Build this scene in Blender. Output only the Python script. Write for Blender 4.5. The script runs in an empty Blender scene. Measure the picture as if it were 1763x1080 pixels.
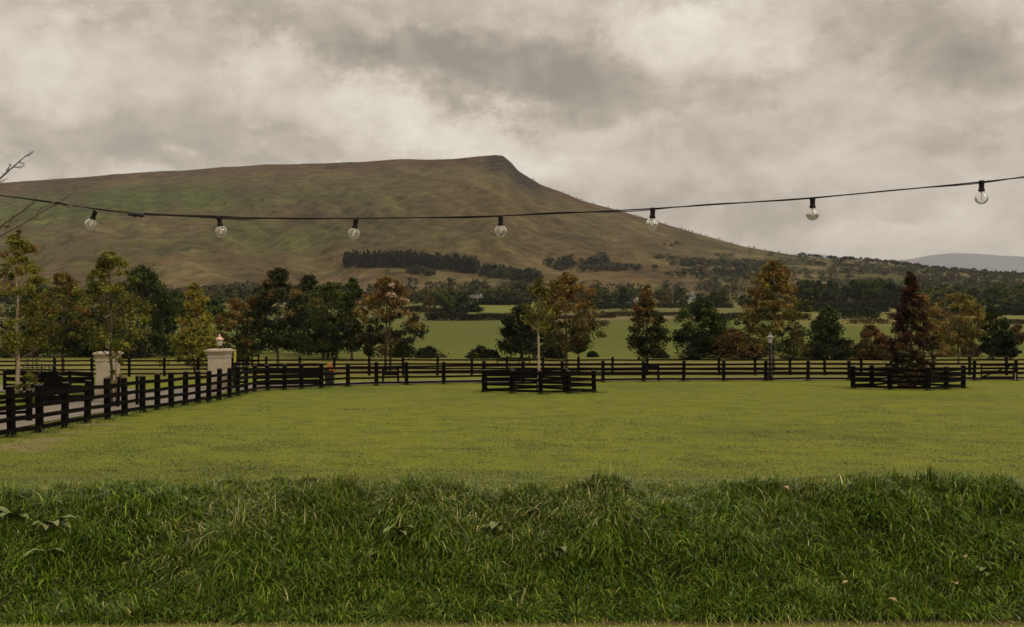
import bpy, bmesh, math, random
import numpy as np
from mathutils import Vector, Matrix

S = bpy.context.scene
C = S.collection
R = math.radians
F = 1959.0          # focal length in photo pixels (40 mm on 36 mm, 1763 px wide)
CX, HY = 881.5, 520.0
CH = 2.83           # eye height above the foot of the bank

# ------------------------------------------------------------------ camera
cd = bpy.data.cameras.new('camera'); cam = bpy.data.objects.new('camera', cd); C.objects.link(cam)
cam.location = (0, 0, CH); cam.rotation_euler = (R(90), 0, 0)
cd.lens = 40; cd.sensor_width = 36; cd.shift_y = -20.0 / 1763
cd.clip_start = 0.1; cd.clip_end = 60000
cd.dof.use_dof = True; cd.dof.focus_distance = 7.0; cd.dof.aperture_fstop = 9.0
S.camera = cam
S.view_settings.view_transform = 'Standard'; S.view_settings.look = 'None'
S.view_settings.exposure = 0.24; S.view_settings.gamma = 1.0
S.render.resolution_x = 1024; S.render.resolution_y = 627

# ------------------------------------------------------------------ world
SUN_EL, SUN_AZ = 40.0, 128.0      # azimuth clockwise from +Y (view direction): behind and right
W = bpy.data.worlds.new('World'); S.world = W; W.use_nodes = True
nt = W.node_tree; N = nt.nodes; L = nt.links
for n in list(N): N.remove(n)
def nd(t, **k):
    n = N.new(t)
    for a, b in k.items(): setattr(n, a, b)
    return n
def mth(op, a, b=None, c=None, clamp=False):
    n = N.new('ShaderNodeMath'); n.operation = op; n.use_clamp = clamp
    for i, v in enumerate((a, b, c)):
        if v is None: continue
        if isinstance(v, (int, float)): n.inputs[i].default_value = v
        else: L.new(v, n.inputs[i])
    return n.outputs[0]
out = nd('ShaderNodeOutputWorld'); bg = nd('ShaderNodeBackground'); L.new(bg.outputs[0], out.inputs[0])
bg.inputs[1].default_value = 1.0
sky = nd('ShaderNodeTexSky', sky_type='NISHITA'); sky.sun_disc = False
sky.sun_elevation = R(SUN_EL); sky.sun_rotation = R(SUN_AZ)
tc = nd('ShaderNodeTexCoord'); sx = nd('ShaderNodeSeparateXYZ'); L.new(tc.outputs['Generated'], sx.inputs[0])
yc = mth('MAXIMUM', sx.outputs[1], 0.25)
u0 = mth('DIVIDE', sx.outputs[0], yc); v0 = mth('DIVIDE', sx.outputs[2], yc)
cmb = nd('ShaderNodeCombineXYZ'); L.new(u0, cmb.inputs[0]); L.new(v0, cmb.inputs[1])
dm = nd('ShaderNodeMapping'); dm.inputs['Scale'].default_value = (1, 1, 1.45); L.new(tc.outputs['Generated'], dm.inputs[0])
def noise(scale, detail, rough=.55, dist=0.0, off=0, src=None):
    m = nd('ShaderNodeMapping'); m.inputs['Location'].default_value = (off, off * 1.7, off * .6); L.new(src or dm.outputs[0], m.inputs[0])
    n = nd('ShaderNodeTexNoise'); n.inputs['Scale'].default_value = scale; n.inputs['Detail'].default_value = detail
    n.inputs['Roughness'].default_value = rough; n.inputs['Distortion'].default_value = dist
    L.new(m.outputs[0], n.inputs['Vector']); return n
wn = noise(5, 7, .62, 0.2, 3.1); wv = nd('ShaderNodeSeparateColor'); L.new(wn.outputs['Color'], wv.inputs[0])
wn2 = noise(14, 8, .7, 0.0, 8.1); wv2 = nd('ShaderNodeSeparateColor'); L.new(wn2.outputs['Color'], wv2.inputs[0])
uu = mth('ADD', mth('ADD', u0, mth('MULTIPLY', mth('SUBTRACT', wv.outputs[0], .5), .20)), mth('MULTIPLY', mth('SUBTRACT', wv2.outputs[0], .5), .12))
vv = mth('ADD', mth('ADD', v0, mth('MULTIPLY', mth('SUBTRACT', wv.outputs[1], .5), .13)), mth('MULTIPLY', mth('SUBTRACT', wv2.outputs[1], .5), .09))
# cloud masses as directions in the sky: (px, py, half width, half height, weight)
clouds = [(560,30,130,55,-.45),(760,75,190,50,-.75),(900,110,160,55,-.8),(1010,160,120,55,-.6),(860,150,120,30,-.35),
          (1640,95,160,70,-.85),(1760,150,110,60,-.4),(1560,40,140,40,-.3),(200,215,230,52,-.75),(0,238,90,30,-.6),(330,250,180,26,-.5),(320,150,110,50,-.25),
          (1200,165,160,28,-.45),(1640,262,110,28,-.45),(1380,130,150,40,-.1),(1250,360,300,25,-.28),(1480,380,200,25,-.25),(600,255,250,30,-.35),
          (150,15,160,22,-.4),(1180,10,130,16,-.35),
          (440,85,60,45,.6),(60,120,90,70,.3),(700,165,120,38,.75),(620,120,60,30,.4),(830,215,160,35,.5),(1150,60,190,50,.4),(1000,35,110,30,.2),
          (960,260,80,26,.4),(1500,150,150,50,.28),(1680,20,140,25,.05),(1330,90,100,40,.3),(1420,410,260,22,.22),(700,20,90,20,.25),(300,20,160,30,-.35),(1150,250,220,30,-.2),(1560,330,200,26,-.25),(1040,330,120,26,-.25)]
acc = None
for (px, py, hw, hh, w) in clouds:
    cu, cv = (px - CX) / F, (HY - py) / F
    du = mth('MULTIPLY', mth('SUBTRACT', uu, cu), F / hw); dv = mth('MULTIPLY', mth('SUBTRACT', vv, cv), F / hh)
    e = mth('POWER', 2.718, mth('MULTIPLY', mth('ADD', mth('MULTIPLY', du, du), mth('MULTIPLY', dv, dv)), -1.0))
    e = mth('MULTIPLY', e, w); acc = e if acc is None else mth('ADD', acc, e)
acc = mth('DIVIDE', acc, mth('ADD', mth('MULTIPLY', mth('ABSOLUTE', acc), .55), 1.0))
acc = mth('MULTIPLY', acc, mth('GREATER_THAN', sx.outputs[1], .26))
n1 = noise(4.2, 8, .55, .3, 0.7); n2 = noise(13, 8, .6, .5, 5.2); n3 = noise(34, 6, .6, .3, 2.2)
nn = mth('ADD', mth('MULTIPLY', mth('SUBTRACT', n1.outputs[0], .5), 1.0), mth('ADD', mth('MULTIPLY', mth('SUBTRACT', n2.outputs[0], .5), .95), mth('MULTIPLY', mth('SUBTRACT', n3.outputs[0], .5), .35)))
tot = mth('ADD', mth('MULTIPLY', acc, .57), mth('ADD', mth('MULTIPLY', nn, .86), .60), clamp=True)
cr = nd('ShaderNodeValToRGB'); L.new(tot, cr.inputs[0]); el = cr.color_ramp.elements
el[0].position = 0.08; el[0].color = (.27, .228, .182, 1)
el[1].position = 0.98; el[1].color = (.78, .715, .61, 1)
e = el.new(.36); e.color = (.41, .355, .288, 1)
e = el.new(.62); e.color = (.575, .51, .425, 1)
zen = mth('ADD', mth('MULTIPLY', mth('MAXIMUM', mth('SUBTRACT', sx.outputs[2], .30), 0.0), 1.5), 1.0)   # overcast sky brightens to the zenith
cz = nd('ShaderNodeVectorMath', operation='SCALE'); L.new(cr.outputs[0], cz.inputs[0]); L.new(zen, cz.inputs['Scale'])
sk = nd('ShaderNodeVectorMath', operation='SCALE'); L.new(sky.outputs[0], sk.inputs[0]); sk.inputs['Scale'].default_value = .06
mx = nd('ShaderNodeMix', data_type='RGBA'); mx.inputs[0].default_value = .93
L.new(sk.outputs[0], mx.inputs[6]); L.new(cz.outputs[0], mx.inputs[7]); L.new(mx.outputs[2], bg.inputs[0])

# ------------------------------------------------------------------ sun behind thin cloud
sl = bpy.data.lights.new('sun', 'SUN'); so = bpy.data.objects.new('sun', sl); C.objects.link(so)
sl.energy = 1.5; sl.angle = R(10); sl.color = (1, .93, .80)
az, e_ = R(SUN_AZ), R(SUN_EL)
sd = Vector((math.sin(az) * math.cos(e_), math.cos(az) * math.cos(e_), math.sin(e_)))
so.rotation_euler = (-sd).to_track_quat('-Z', 'Y').to_euler()

# ------------------------------------------------------------------ numpy helpers
def hash2(ix, iy, seed):
    h = (ix.astype(np.int64) * 374761393 + iy.astype(np.int64) * 668265263 + seed * 1442695041) & 0xFFFFFFFF
    h = ((h ^ (h >> 13)) * 1274126177) & 0xFFFFFFFF
    h = (h ^ (h >> 16)) & 0xFFFFFFFF
    return h / 4294967295.0
def vnoise(x, y, seed=0):
    x = np.asarray(x, float); y = np.asarray(y, float)
    x0 = np.floor(x); y0 = np.floor(y); fx = x - x0; fy = y - y0
    fx = fx * fx * (3 - 2 * fx); fy = fy * fy * (3 - 2 * fy)
    a = hash2(x0, y0, seed); b = hash2(x0 + 1, y0, seed); c = hash2(x0, y0 + 1, seed); d = hash2(x0 + 1, y0 + 1, seed)
    return (a * (1 - fx) + b * fx) * (1 - fy) + (c * (1 - fx) + d * fx) * fy
def fbm(x, y, seed=0, oct=4, gain=.5):
    s = 0; a = 1; t = 0
    for i in range(oct):
        s = s + a * vnoise(np.asarray(x) * 2 ** i + 13.7 * i, np.asarray(y) * 2 ** i - 7.3 * i, seed + i); t += a; a *= gain
    return s / t - .5
def sm(a, b, x):
    t = np.clip((x - a) / (b - a), 0, 1); return t * t * (3 - 2 * t)

# ------------------------------------------------------------------ terrain height (camera eye at 0, CH added when built)
_by = np.array([-200, 10, 20, 40, 60, 75, 90, 110, 125, 150, 200, 300, 420, 500, 650, 800, 1000, 1400, 3000, 16000, 40000], float)
_bz = np.array([-2.83, -2.83, -3.16, -3.84, -4.52, -5.03, -5.45, -5.80, -5.95, -6.10, -6.35, -6.65, -6.6, -5.6, -3.1, -0.4, 4, 9, 9, 0, -20], float)
ridge_px = [(-3500,330),(-900,326),(-200,322),(0,315),(100,308),(200,300),(300,294),(450,284),(560,281),(620,279),(690,274),(740,275),(780,274),(820,270),(852,267),(866,268),(880,280),(892,294),(930,318),
            (1000,345),(1060,362),(1120,378),(1200,402),(1280,424),(1360,438),(1440,446),(1520,452),(1600,463),(1700,472),(1763,476),(2000,482),(2600,486),(6000,488)]
_ru = np.array([(p[0] - CX) / F for p in ridge_px]); _rt = np.array([(HY - p[1]) / F for p in ridge_px])
_yr_u = np.array([(p - CX) / F for p in (-2000, 0, 866, 1200, 1400, 1763, 3000)]); _yr = np.array([3000, 2700, 2400, 2200, 2000, 1600, 1400], float)
YF = 850.0
def gprof(s):
    sc = np.clip(s, 0, 1); f = .22 * sc + .78 * sc ** 1.9 * (1.35 - .35 * sc)
    return np.where(s <= 1, f, 1 - .55 * sm(1, 3.0, s))
_ug = np.linspace(-3, 3, 4001); _Tg = np.interp(_ug, _ru, _rt); _yrg = np.interp(_ug, _yr_u, _yr)
_ss = np.linspace(.05, 1.6, 160)
_Y = YF + _ss[None, :] * (_yrg[:, None] - YF)
_A = np.min((_Tg[:, None] * _Y - np.interp(_Y, _by, _bz)) / gprof(_ss)[None, :], axis=1)
def bank(X, Y):
    cr = 12.2 + .8 * fbm(X * .23, X * 0 + 3, 5, 3)
    ft = 10.14 + .22 * fbm(X * .6, X * 0 + 9, 8, 3)
    hgt = .81 + .18 * fbm(X * .55, X * 0 + 1, 11, 4)
    for (bx_, bh_, bw_) in ((-5.05, .10, .7), (-2.8, -.10, .8), (-1.15, .17, .45), (.15, -.07, .5), (.95, .19, .55), (2.0, .06, .5), (3.4, .12, .6), (5.1, .22, 1.1), (-6.2, .02, .5)): hgt = hgt + .42 * bh_ * np.exp(-((X / .9 - bx_) / bw_) ** 2)
    up = sm(0, 1, (Y - ft) / (cr - ft)) ** .8
    dn = np.clip(1 - (Y - cr) / 8.4, 0, 1); dn = dn * dn * (3 - 2 * dn) * .35 + dn * .65
    b = hgt * np.where(Y < cr, up, dn)
    b = b + np.where((Y > ft) & (Y < 21), (.34 * fbm(X * 1.1, Y * 1.1, 21, 3) + .20 * fbm(X * 2.7, Y * 2.7, 25, 2)) * np.clip((Y - ft) * 1.2, 0, 1) * dn, 0)
    return b
def H(X, Y):
    X = np.asarray(X, float); Y = np.asarray(Y, float)
    z = np.interp(Y, _by, _bz)
    z = z + np.where((Y > 8) & (Y < 23), bank(X, Y), 0)
    z = z + np.where((Y > 21) & (Y < 66), .16 * fbm(X * .16, Y * .22, 33, 3) * sm(21, 27, Y) * (1 - sm(52, 66, Y)), 0)
    z = z + np.where(Y > 130, fbm(X * .012, Y * .012, 41, 3) * np.clip((Y - 130) / 300, 0, 1) * 2.2, 0)
    far = Y > YF
    Ys = np.where(Y > 1, Y, 1); u = X / Ys
    A = np.interp(u, _ug, _A); yr = np.interp(u, _ug, _yrg); s = (Y - YF) / (yr - YF)
    m = A * gprof(np.maximum(s, 0))
    amp = np.clip(A / 320, .08, 1) * np.sin(np.clip(s, 0, 1) * math.pi)
    gul = -np.abs(fbm(X * .0062 + Y * .0020, Y * .0016, 51, 4)) * 74 + np.abs(fbm(X * .016 + Y * .006, Y * .005, 57, 3)) * 26 + fbm(X * .035 + Y * .012, Y * .009, 59, 3) * 16
    benches = fbm(X * .0012, Y * .009, 61, 3) * 30
    m = m + (gul + benches) * amp
    m = m + np.where(s > .93, fbm(X * .02, Y * .02, 71, 2) * 3 * np.clip(A / 320, .1, 1), 0)
    return z + np.where(far, m, 0)
def Hz(x, y): return float(H(np.array([x]), np.array([y]))[0]) + CH
def on_field(px, py):          # a point of the sloping paddock seen at this photo pixel
    Y = 2.48 * F / (py - 587.0); return ((px - CX) / F * Y, Y)
def atY(px, py, Y): return Vector(((px - CX) / F * Y, Y, (HY - py) / F * Y + CH))

# ------------------------------------------------------------------ object helpers
def tag(o, label=None, cat=None, group=None, kind=None):
    if label: o['label'] = label
    if cat: o['category'] = cat
    if group: o['group'] = group
    if kind: o['kind'] = kind
    return o
def empty(name, loc, rz=0):
    o = bpy.data.objects.new(name, None); C.objects.link(o); o.location = loc; o.rotation_euler = (0, 0, rz)
    o.empty_display_size = .2; return o
def link(name, me, m=None, parent=None, loc=None):
    o = bpy.data.objects.new(name, me); C.objects.link(o)
    if m is not None and len(me.materials) == 0: me.materials.append(m)
    if parent is not None: o.parent = parent
    if loc is not None: o.location = loc
    return o
def bm_obj(name, bm, m, parent=None, smooth=False):
    me = bpy.data.meshes.new(name); bm.to_mesh(me); bm.free()
    if smooth:
        me.shade_smooth()
    return link(name, me, m, parent)
def np_mesh(name, V, faces=None, loops=None, starts=None, totals=None, col=None, smooth=False):
    me = bpy.data.meshes.new(name)
    V = np.asarray(V, np.float32); me.vertices.add(len(V)); me.vertices.foreach_set('co', V.ravel())
    if faces is not None:
        faces = np.asarray(faces, np.int32); k = faces.shape[1]
        loops = faces.ravel(); starts = np.arange(len(faces), dtype=np.int32) * k
    me.loops.add(len(loops)); me.loops.foreach_set('vertex_index', np.asarray(loops, np.int32))
    me.polygons.add(len(starts)); me.polygons.foreach_set('loop_start', np.asarray(starts, np.int32))
    me.update(calc_edges=True)
    if smooth: me.polygons.foreach_set('use_smooth', np.ones(len(starts), bool))
    if col is not None:
        a = me.color_attributes.new('Col', 'FLOAT_COLOR', 'POINT')
        cc = np.ones((len(V), 4), np.float32); cc[:, :3] = col; a.data.foreach_set('color', cc.ravel())
    me.validate(); return me
def box(bm, x0, x1, y0, y1, z0, z1, mat=None, jit=0, rng=None):
    vs = []
    for x, y, z in ((x0,y0,z0),(x1,y0,z0),(x1,y1,z0),(x0,y1,z0),(x0,y0,z1),(x1,y0,z1),(x1,y1,z1),(x0,y1,z1)):
        p = Vector((x, y, z)); p = mat @ p if mat else p; vs.append(bm.verts.new(p))
    for f in ((0,3,2,1),(4,5,6,7),(0,1,5,4),(1,2,6,5),(2,3,7,6),(3,0,4,7)): bm.faces.new([vs[i] for i in f])
def beam(bm, a, b, w, h):       # board from a to b, w thick sideways, h high
    a = Vector(a); b = Vector(b); d = b - a; l = d.length; q = d.to_track_quat('Y', 'Z').to_matrix().to_4x4()
    box(bm, -w / 2, w / 2, 0, l, -h / 2, h / 2, Matrix.Translation(a) @ q)
def tube(bm, pts, rad, seg=7, cap=True):
    pts = [Vector(p) for p in pts]; n = len(pts)
    if isinstance(rad, (int, float)): rad = [rad] * n
    rings = []; ref = Vector((0, 0, 1))
    for i, p in enumerate(pts):
        t = (pts[min(i + 1, n - 1)] - pts[max(i - 1, 0)]).normalized()
        if abs(t.dot(ref)) > .95: rr = Vector((1, 0, 0))
        else: rr = ref
        a = t.cross(rr).normalized(); b = t.cross(a)
        rings.append([bm.verts.new(p + (a * math.cos(2 * math.pi * k / seg) + b * math.sin(2 * math.pi * k / seg)) * rad[i]) for k in range(seg)])
    for i in range(n - 1):
        for k in range(seg):
            bm.faces.new((rings[i][k], rings[i][(k + 1) % seg], rings[i + 1][(k + 1) % seg], rings[i + 1][k]))
    if cap:
        bm.faces.new(rings[0][::-1]); bm.faces.new(rings[-1])
def lathe(bm, prof, seg=16, c=(0, 0, 0), mat=None, rot=0.0):
    rings = []
    for r, z in prof:
        ring = []
        for k in range(seg):
            a = 2 * math.pi * k / seg + rot; p = Vector((c[0] + r * math.cos(a), c[1] + r * math.sin(a), c[2] + z))
            ring.append(bm.verts.new(mat @ p if mat else p))
        rings.append(ring)
    for i in range(len(rings) - 1):
        for k in range(seg): bm.faces.new((rings[i][k], rings[i][(k + 1) % seg], rings[i + 1][(k + 1) % seg], rings[i + 1][k]))
    bm.faces.new(rings[0][::-1]); bm.faces.new(rings[-1])

# ------------------------------------------------------------------ materials
def newmat(name):
    m = bpy.data.materials.new(name); m.use_nodes = True; t = m.node_tree; t.nodes.clear()
    o = t.nodes.new('ShaderNodeOutputMaterial'); return m, t, o
def foliage_mat(name, rough=.55, trans=.35, spec=.3, tint=(1, 1, 1), sheen=0):
    m, t, o = newmat(name); n = t.nodes; l = t.links
    a = n.new('ShaderNodeAttribute'); a.attribute_name = 'Col'
    p = n.new('ShaderNodeBsdfPrincipled'); p.inputs['Roughness'].default_value = rough; p.inputs['Specular IOR Level'].default_value = spec
    l.new(a.outputs['Color'], p.inputs['Base Color'])
    tr = n.new('ShaderNodeBsdfTranslucent'); l.new(a.outputs['Color'], tr.inputs[0])
    mx = n.new('ShaderNodeMixShader'); mx.inputs[0].default_value = trans
    l.new(p.outputs[0], mx.inputs[1]); l.new(tr.outputs[0], mx.inputs[2]); l.new(mx.outputs[0], o.inputs[0]); return m
def surf_mat(name, col, rough=.8, var=.3, scale=8, bump=.0, bscale=40, spec=.3, metal=0, attr=False, col2=None, stretch=(1,1,1), bdist=.02):
    m, t, o = newmat(name); n = t.nodes; l = t.links
    p = n.new('ShaderNodeBsdfPrincipled'); p.inputs['Roughness'].default_value = rough
    p.inputs['Specular IOR Level'].default_value = spec; p.inputs['Metallic'].default_value = metal
    g = n.new('ShaderNodeNewGeometry') if attr else n.new('ShaderNodeTexCoord')
    mp = n.new('ShaderNodeMapping'); mp.inputs['Scale'].default_value = stretch
    l.new(g.outputs['Position'] if attr else g.outputs['Object'], mp.inputs[0])
    tx = n.new('ShaderNodeTexNoise'); tx.inputs['Scale'].default_value = scale; tx.inputs['Detail'].default_value = 8; tx.inputs['Roughness'].default_value = .65
    l.new(mp.outputs[0], tx.inputs['Vector'])
    mr = n.new('ShaderNodeMapRange'); mr.inputs[1].default_value = .3; mr.inputs[2].default_value = .7
    mr.inputs[3].default_value = 1 - var; mr.inputs[4].default_value = 1 + var; l.new(tx.outputs[0], mr.inputs[0])
    vm = n.new('ShaderNodeVectorMath'); vm.operation = 'SCALE'; l.new(mr.outputs[0], vm.inputs['Scale'])
    if attr:
        a = n.new('ShaderNodeAttribute'); a.attribute_name = 'Col'; l.new(a.outputs['Color'], vm.inputs[0])
    elif col2:
        t2 = n.new('ShaderNodeTexNoise'); t2.inputs['Scale'].default_value = scale * .37; t2.inputs['Detail'].default_value = 6; l.new(mp.outputs[0], t2.inputs['Vector'])
        r2 = n.new('ShaderNodeMapRange'); r2.inputs[1].default_value = .42; r2.inputs[2].default_value = .6; l.new(t2.outputs[0], r2.inputs[0])
        mx = n.new('ShaderNodeMix'); mx.data_type = 'RGBA'; mx.inputs[6].default_value = (*col, 1); mx.inputs[7].default_value = (*col2, 1)
        l.new(r2.outputs[0], mx.inputs[0]); l.new(mx.outputs[2], vm.inputs[0])
    else: vm.inputs[0].default_value = col
    l.new(vm.outputs[0], p.inputs['Base Color'])
    if bump:
        bt = n.new('ShaderNodeTexNoise'); bt.inputs['Scale'].default_value = bscale; bt.inputs['Detail'].default_value = 6; l.new(mp.outputs[0], bt.inputs['Vector'])
        b = n.new('ShaderNodeBump'); b.inputs['Strength'].default_value = bump; b.inputs['Distance'].default_value = bdist
        l.new(bt.outputs[0], b.inputs['Height']); l.new(b.outputs[0], p.inputs['Normal'])
    l.new(p.outputs[0], o.inputs[0]); return m

M_leaf = foliage_mat('leaf', .55, .32, .12)
M_grass = foliage_mat('grass_blade', .34, .16, .32)
M_bark = surf_mat('bark', (.075, .052, .034), .9, .45, 6, .5, 25)
M_bark_pale = surf_mat('pale_bark', (.30, .23, .15), .85, .3, 6, .4, 25)
M_fence = surf_mat('black_stained_wood', (.0036, .0026, .0020), .8, .5, 5, .4, 30, spec=.05)
M_fence_grey = surf_mat('weathered_dark_wood', (.060, .048, .036), .85, .5, 5, .4, 30, spec=.25)
M_ground = surf_mat('pasture', (0, 0, 0), .9, .28, 1.3, .5, 5, spec=.1, attr=True, bdist=.05)
M_hill = surf_mat('moorland', (0, 0, 0), .95, .48, .05, 1.0, .035, spec=.03, attr=True, bdist=12)
M_road = surf_mat('gravel', (.165, .137, .105), .95, .3, 3, .5, 30)
M_soil = surf_mat('soil', (.045, .028, .018), .95, .4, 6, .8, 20)
M_stone = surf_mat('painted_render', (.38, .315, .222), .85, .25, 2.2, .35, 30, col2=(.28, .225, .155))
M_copper = surf_mat('gilded_metal', (.62, .40, .26), .38, .2, 10, metal=.6, spec=.5)
M_iron = surf_mat('black_iron', (.010, .009, .009), .5, .3, 10, spec=.4)
M_cable = surf_mat('black_rubber', (.008, .006, .005), .6, .3, 60, spec=.2)
M_twine = surf_mat('greyish_wire', (.13, .11, .08), .6, .3, 60, spec=.4)
M_white = surf_mat('white_render', (.34, .31, .26), .8, .1, .5)
M_slate = surf_mat('slate_roof', (.07, .065, .065), .7, .2, .5)
M_orange = surf_mat('orange_plastic', (.62, .17, .03), .5, .15, 8)
M_yellow = surf_mat('yellow_reflector', (.50, .42, .05), .5, .35, 10)
M_socket = surf_mat('bulb_socket', (.008, .005, .003), .5, .3, 60, spec=.15)
M_brass = surf_mat('filament_stem', (.80, .74, .60), .35, .1, 60, spec=.6)
M_pole = surf_mat('weathered_pole', (.22, .19, .15), .9, .2, 1)
def glass_mat(name, tint=(1, 1, 1), rough=0.02):
    m, t, o = newmat(name); p = t.nodes.new('ShaderNodeBsdfPrincipled')
    p.inputs['Base Color'].default_value = (*tint, 1); p.inputs['Roughness'].default_value = rough
    p.inputs['Transmission Weight'].default_value = 1; p.inputs['IOR'].default_value = 1.47
    t.links.new(p.outputs[0], o.inputs[0]); return m
M_glass = glass_mat('clear_glass')
_t = M_glass.node_tree; _o = [q for q in _t.nodes if q.type == 'OUTPUT_MATERIAL'][0]; _p = [q for q in _t.nodes if q.type == 'BSDF_PRINCIPLED'][0]
_g = _t.nodes.new('ShaderNodeBsdfPrincipled'); _g.inputs['Base Color'].default_value = (.85, .82, .75, 1); _g.inputs['Roughness'].default_value = .25; _g.inputs['Specular IOR Level'].default_value = .8
_m = _t.nodes.new('ShaderNodeMixShader'); _m.inputs[0].default_value = .035; _t.links.new(_p.outputs[0], _m.inputs[1]); _t.links.new(_g.outputs[0], _m.inputs[2]); _t.links.new(_m.outputs[0], _o.inputs[0])
M_frost = surf_mat('frosted_pane', (.42, .42, .38), .3, .15, 6, spec=.6)

# ------------------------------------------------------------------ ground, mountain, distant hills
def ground_color(X, Y):
    n1 = fbm(X * .11, Y * .16, 101, 4); n2 = fbm(X * .7, Y * .8, 111, 3); n3 = fbm(X * .02, Y * .02, 121, 3)
    c = np.zeros(X.shape + (3,))
    def mixc(mask, col):
        nonlocal c; mask = np.clip(mask, 0, 1)[..., None]; c = c * (1 - mask) + np.array(col) * mask
    c[:] = (.124, .136, .010)
    mixc(sm(.02, .28, n1) * .55, (.070, .098, .010))
    mixc(sm(-.02, -.3, n2) * .35, (.150, .145, .018))
    mixc((Y < 23) * sm(-1, 2, 22 - Y) * .6, (.115, .122, .013))
    mixc(np.exp(-((X + 11.6 + (Y - 29) * .1) / .7) ** 2) * sm(-.15, .1, n2) * (Y > 25) * (Y < 34) * .9, (.20, .145, .075))
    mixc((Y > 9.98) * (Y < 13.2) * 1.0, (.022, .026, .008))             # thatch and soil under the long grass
    mixc((Y <= 9.98) * 1.0, (.12, .115, .02))
    soil = np.abs(Y - 10.06 - .22 * fbm(X * .6, X * 0 + 9, 8, 3)) < (.09 + .13 * fbm(X * .5, X * 0 + 4, 9, 2))
    mixc(soil * 1.0, (.06, .034, .02))
    v = sm(76, 79, Y); mixc(v, (.150, .132, .028))
    mixc(v * sm(.0, .25, n2), (.115, .112, .022))
    mixc(sm(112, 124, Y), (.088, .102, .012))
    # a patchwork of pastures across the valley
    row = np.floor(Y / 95. + .35 * fbm(X * .003, Y * .001, 131, 2)); colm = np.floor(X / 140. + row * .37 + .4 * fbm(X * .002, Y * .006, 132, 2))
    r = hash2(colm, row, 7)
    far = sm(370, 395, Y + 25 * fbm(X * .01, X * 0, 133, 2))
    pal = np.where(r[..., None] < .3, (.125, .115, .028), np.where(r[..., None] < .55, (.095, .102, .02), np.where(r[..., None] < .8, (.15, .120, .042), (.08, .092, .018))))
    far3 = far[..., None]; c = c * (1 - far3) + pal * far3
    Ys_ = np.where(Y > 1, Y, 1); pxx = X / Ys_ * F + CX; wob = 14 * fbm(X * .02, X * 0, 134, 2)
    band = lambda y0, y1, x0, x1: sm(y0 - 5, y0 + 5, Y + wob) * (1 - sm(y1 - 5, y1 + 5, Y + wob)) * (pxx > x0) * (pxx < x1)
    mixc(band(400, 462, 950, 1215), (.165, .125, .050)); mixc(band(462, 640, 950, 1300), (.115, .108, .028)); mixc(band(560, 720, 815, 920), (.150, .158, .022)); mixc(band(520, 600, 730, 815), (.13, .13, .022))
    mixc(band(440, 620, 1380, 1700), (.145, .140, .030)); mixc(band(300, 400, 1370, 1763), (.13, .118, .024)); mixc(band(430, 470, 1500, 1800), (.16, .155, .03)); mixc(band(470, 640, -400, 200), (.115, .115, .03))
    c *= (1 + .25 * n3 + .12 * n2)[..., None]
    c *= (1 - .14 * sm(120, 160, Y))[..., None]
    hill = sm(780, 930, Y + 120 * n3)[..., None]
    c = c * (1 - hill) + hill_color(X, Y) * hill
    return c
def hill_color(X, Y):
    Ys = np.where(Y > 1, Y, 1); u = X / Ys; yr = np.interp(u, _ug, _yrg); s = (Y - YF) / (yr - YF)
    n1 = fbm(X * .0035 + Y * .001, Y * .004, 201, 4); n2 = fbm(X * .012 + Y * .004, Y * .014, 211, 4); n3 = fbm(X * .0014, Y * .0028, 221, 3)
    n4 = fbm(X * .04, Y * .05, 231, 3)
    n5 = fbm(X * .030 + Y * .010, Y * .0062 - X * .002, 241, 4); n6 = fbm(X * .012 + Y * .0042, Y * .0024, 251, 4)
    c = np.zeros(X.shape + (3,)); c[:] = (.084, .063, .028)
    def mixc(mask, col):
        nonlocal c; mask = np.clip(mask, 0, 1)[..., None]; c = c * (1 - mask) + np.array(col) * mask
    mixc(sm(-.03, .16, n1) * .7, (.074, .065, .026))
    mixc(sm(.02, .18, n6) * .5, (.104, .086, .037))
    mixc(sm(-.02, -.18, n6) * .6, (.058, .046, .023))
    left = sm(-.02, -.3, u)
    mixc(left * sm(-.06, .12, n3 + .6 * n6) * sm(.2, .34, s) * (1 - sm(.80, .93, s)) * .9, (.062, .074, .019))
    mixc(left * sm(.03, .16, n2) * sm(.28, .38, s) * (1 - sm(.6, .8, s)) * .55, (.088, .084, .029))
    low = 1 - sm(.24, .50, s + .3 * n1)
    mixc(low * .8, (.106, .069, .032)); mixc(low * sm(.0, .14, n2) * .8, (.088, .078, .030))
    mixc(low * sm(.04, .18, n6) * .6, (.130, .092, .045)); mixc(low * sm(-.05, -.16, n6) * .6, (.075, .052, .028))
    mixc(sm(.90, .97, s + .04 * n2) * (1 - sm(1.3, 1.6, s)) * .75, (.072, .044, .026))
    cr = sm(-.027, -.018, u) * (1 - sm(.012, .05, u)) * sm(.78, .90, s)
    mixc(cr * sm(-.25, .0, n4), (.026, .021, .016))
    right = sm(.12, .24, u)
    mixc(right * .7, (.075, .072, .028)); mixc(right * sm(.02, .15, n2) * .8, (.13, .095, .045)); mixc(right * sm(-.02, -.14, n2) * .8, (.045, .046, .02))
    c *= np.clip(1 + .60 * n4 + .55 * n5 + .25 * n2, .3, 1.8)[..., None] * .9
    return c
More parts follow.
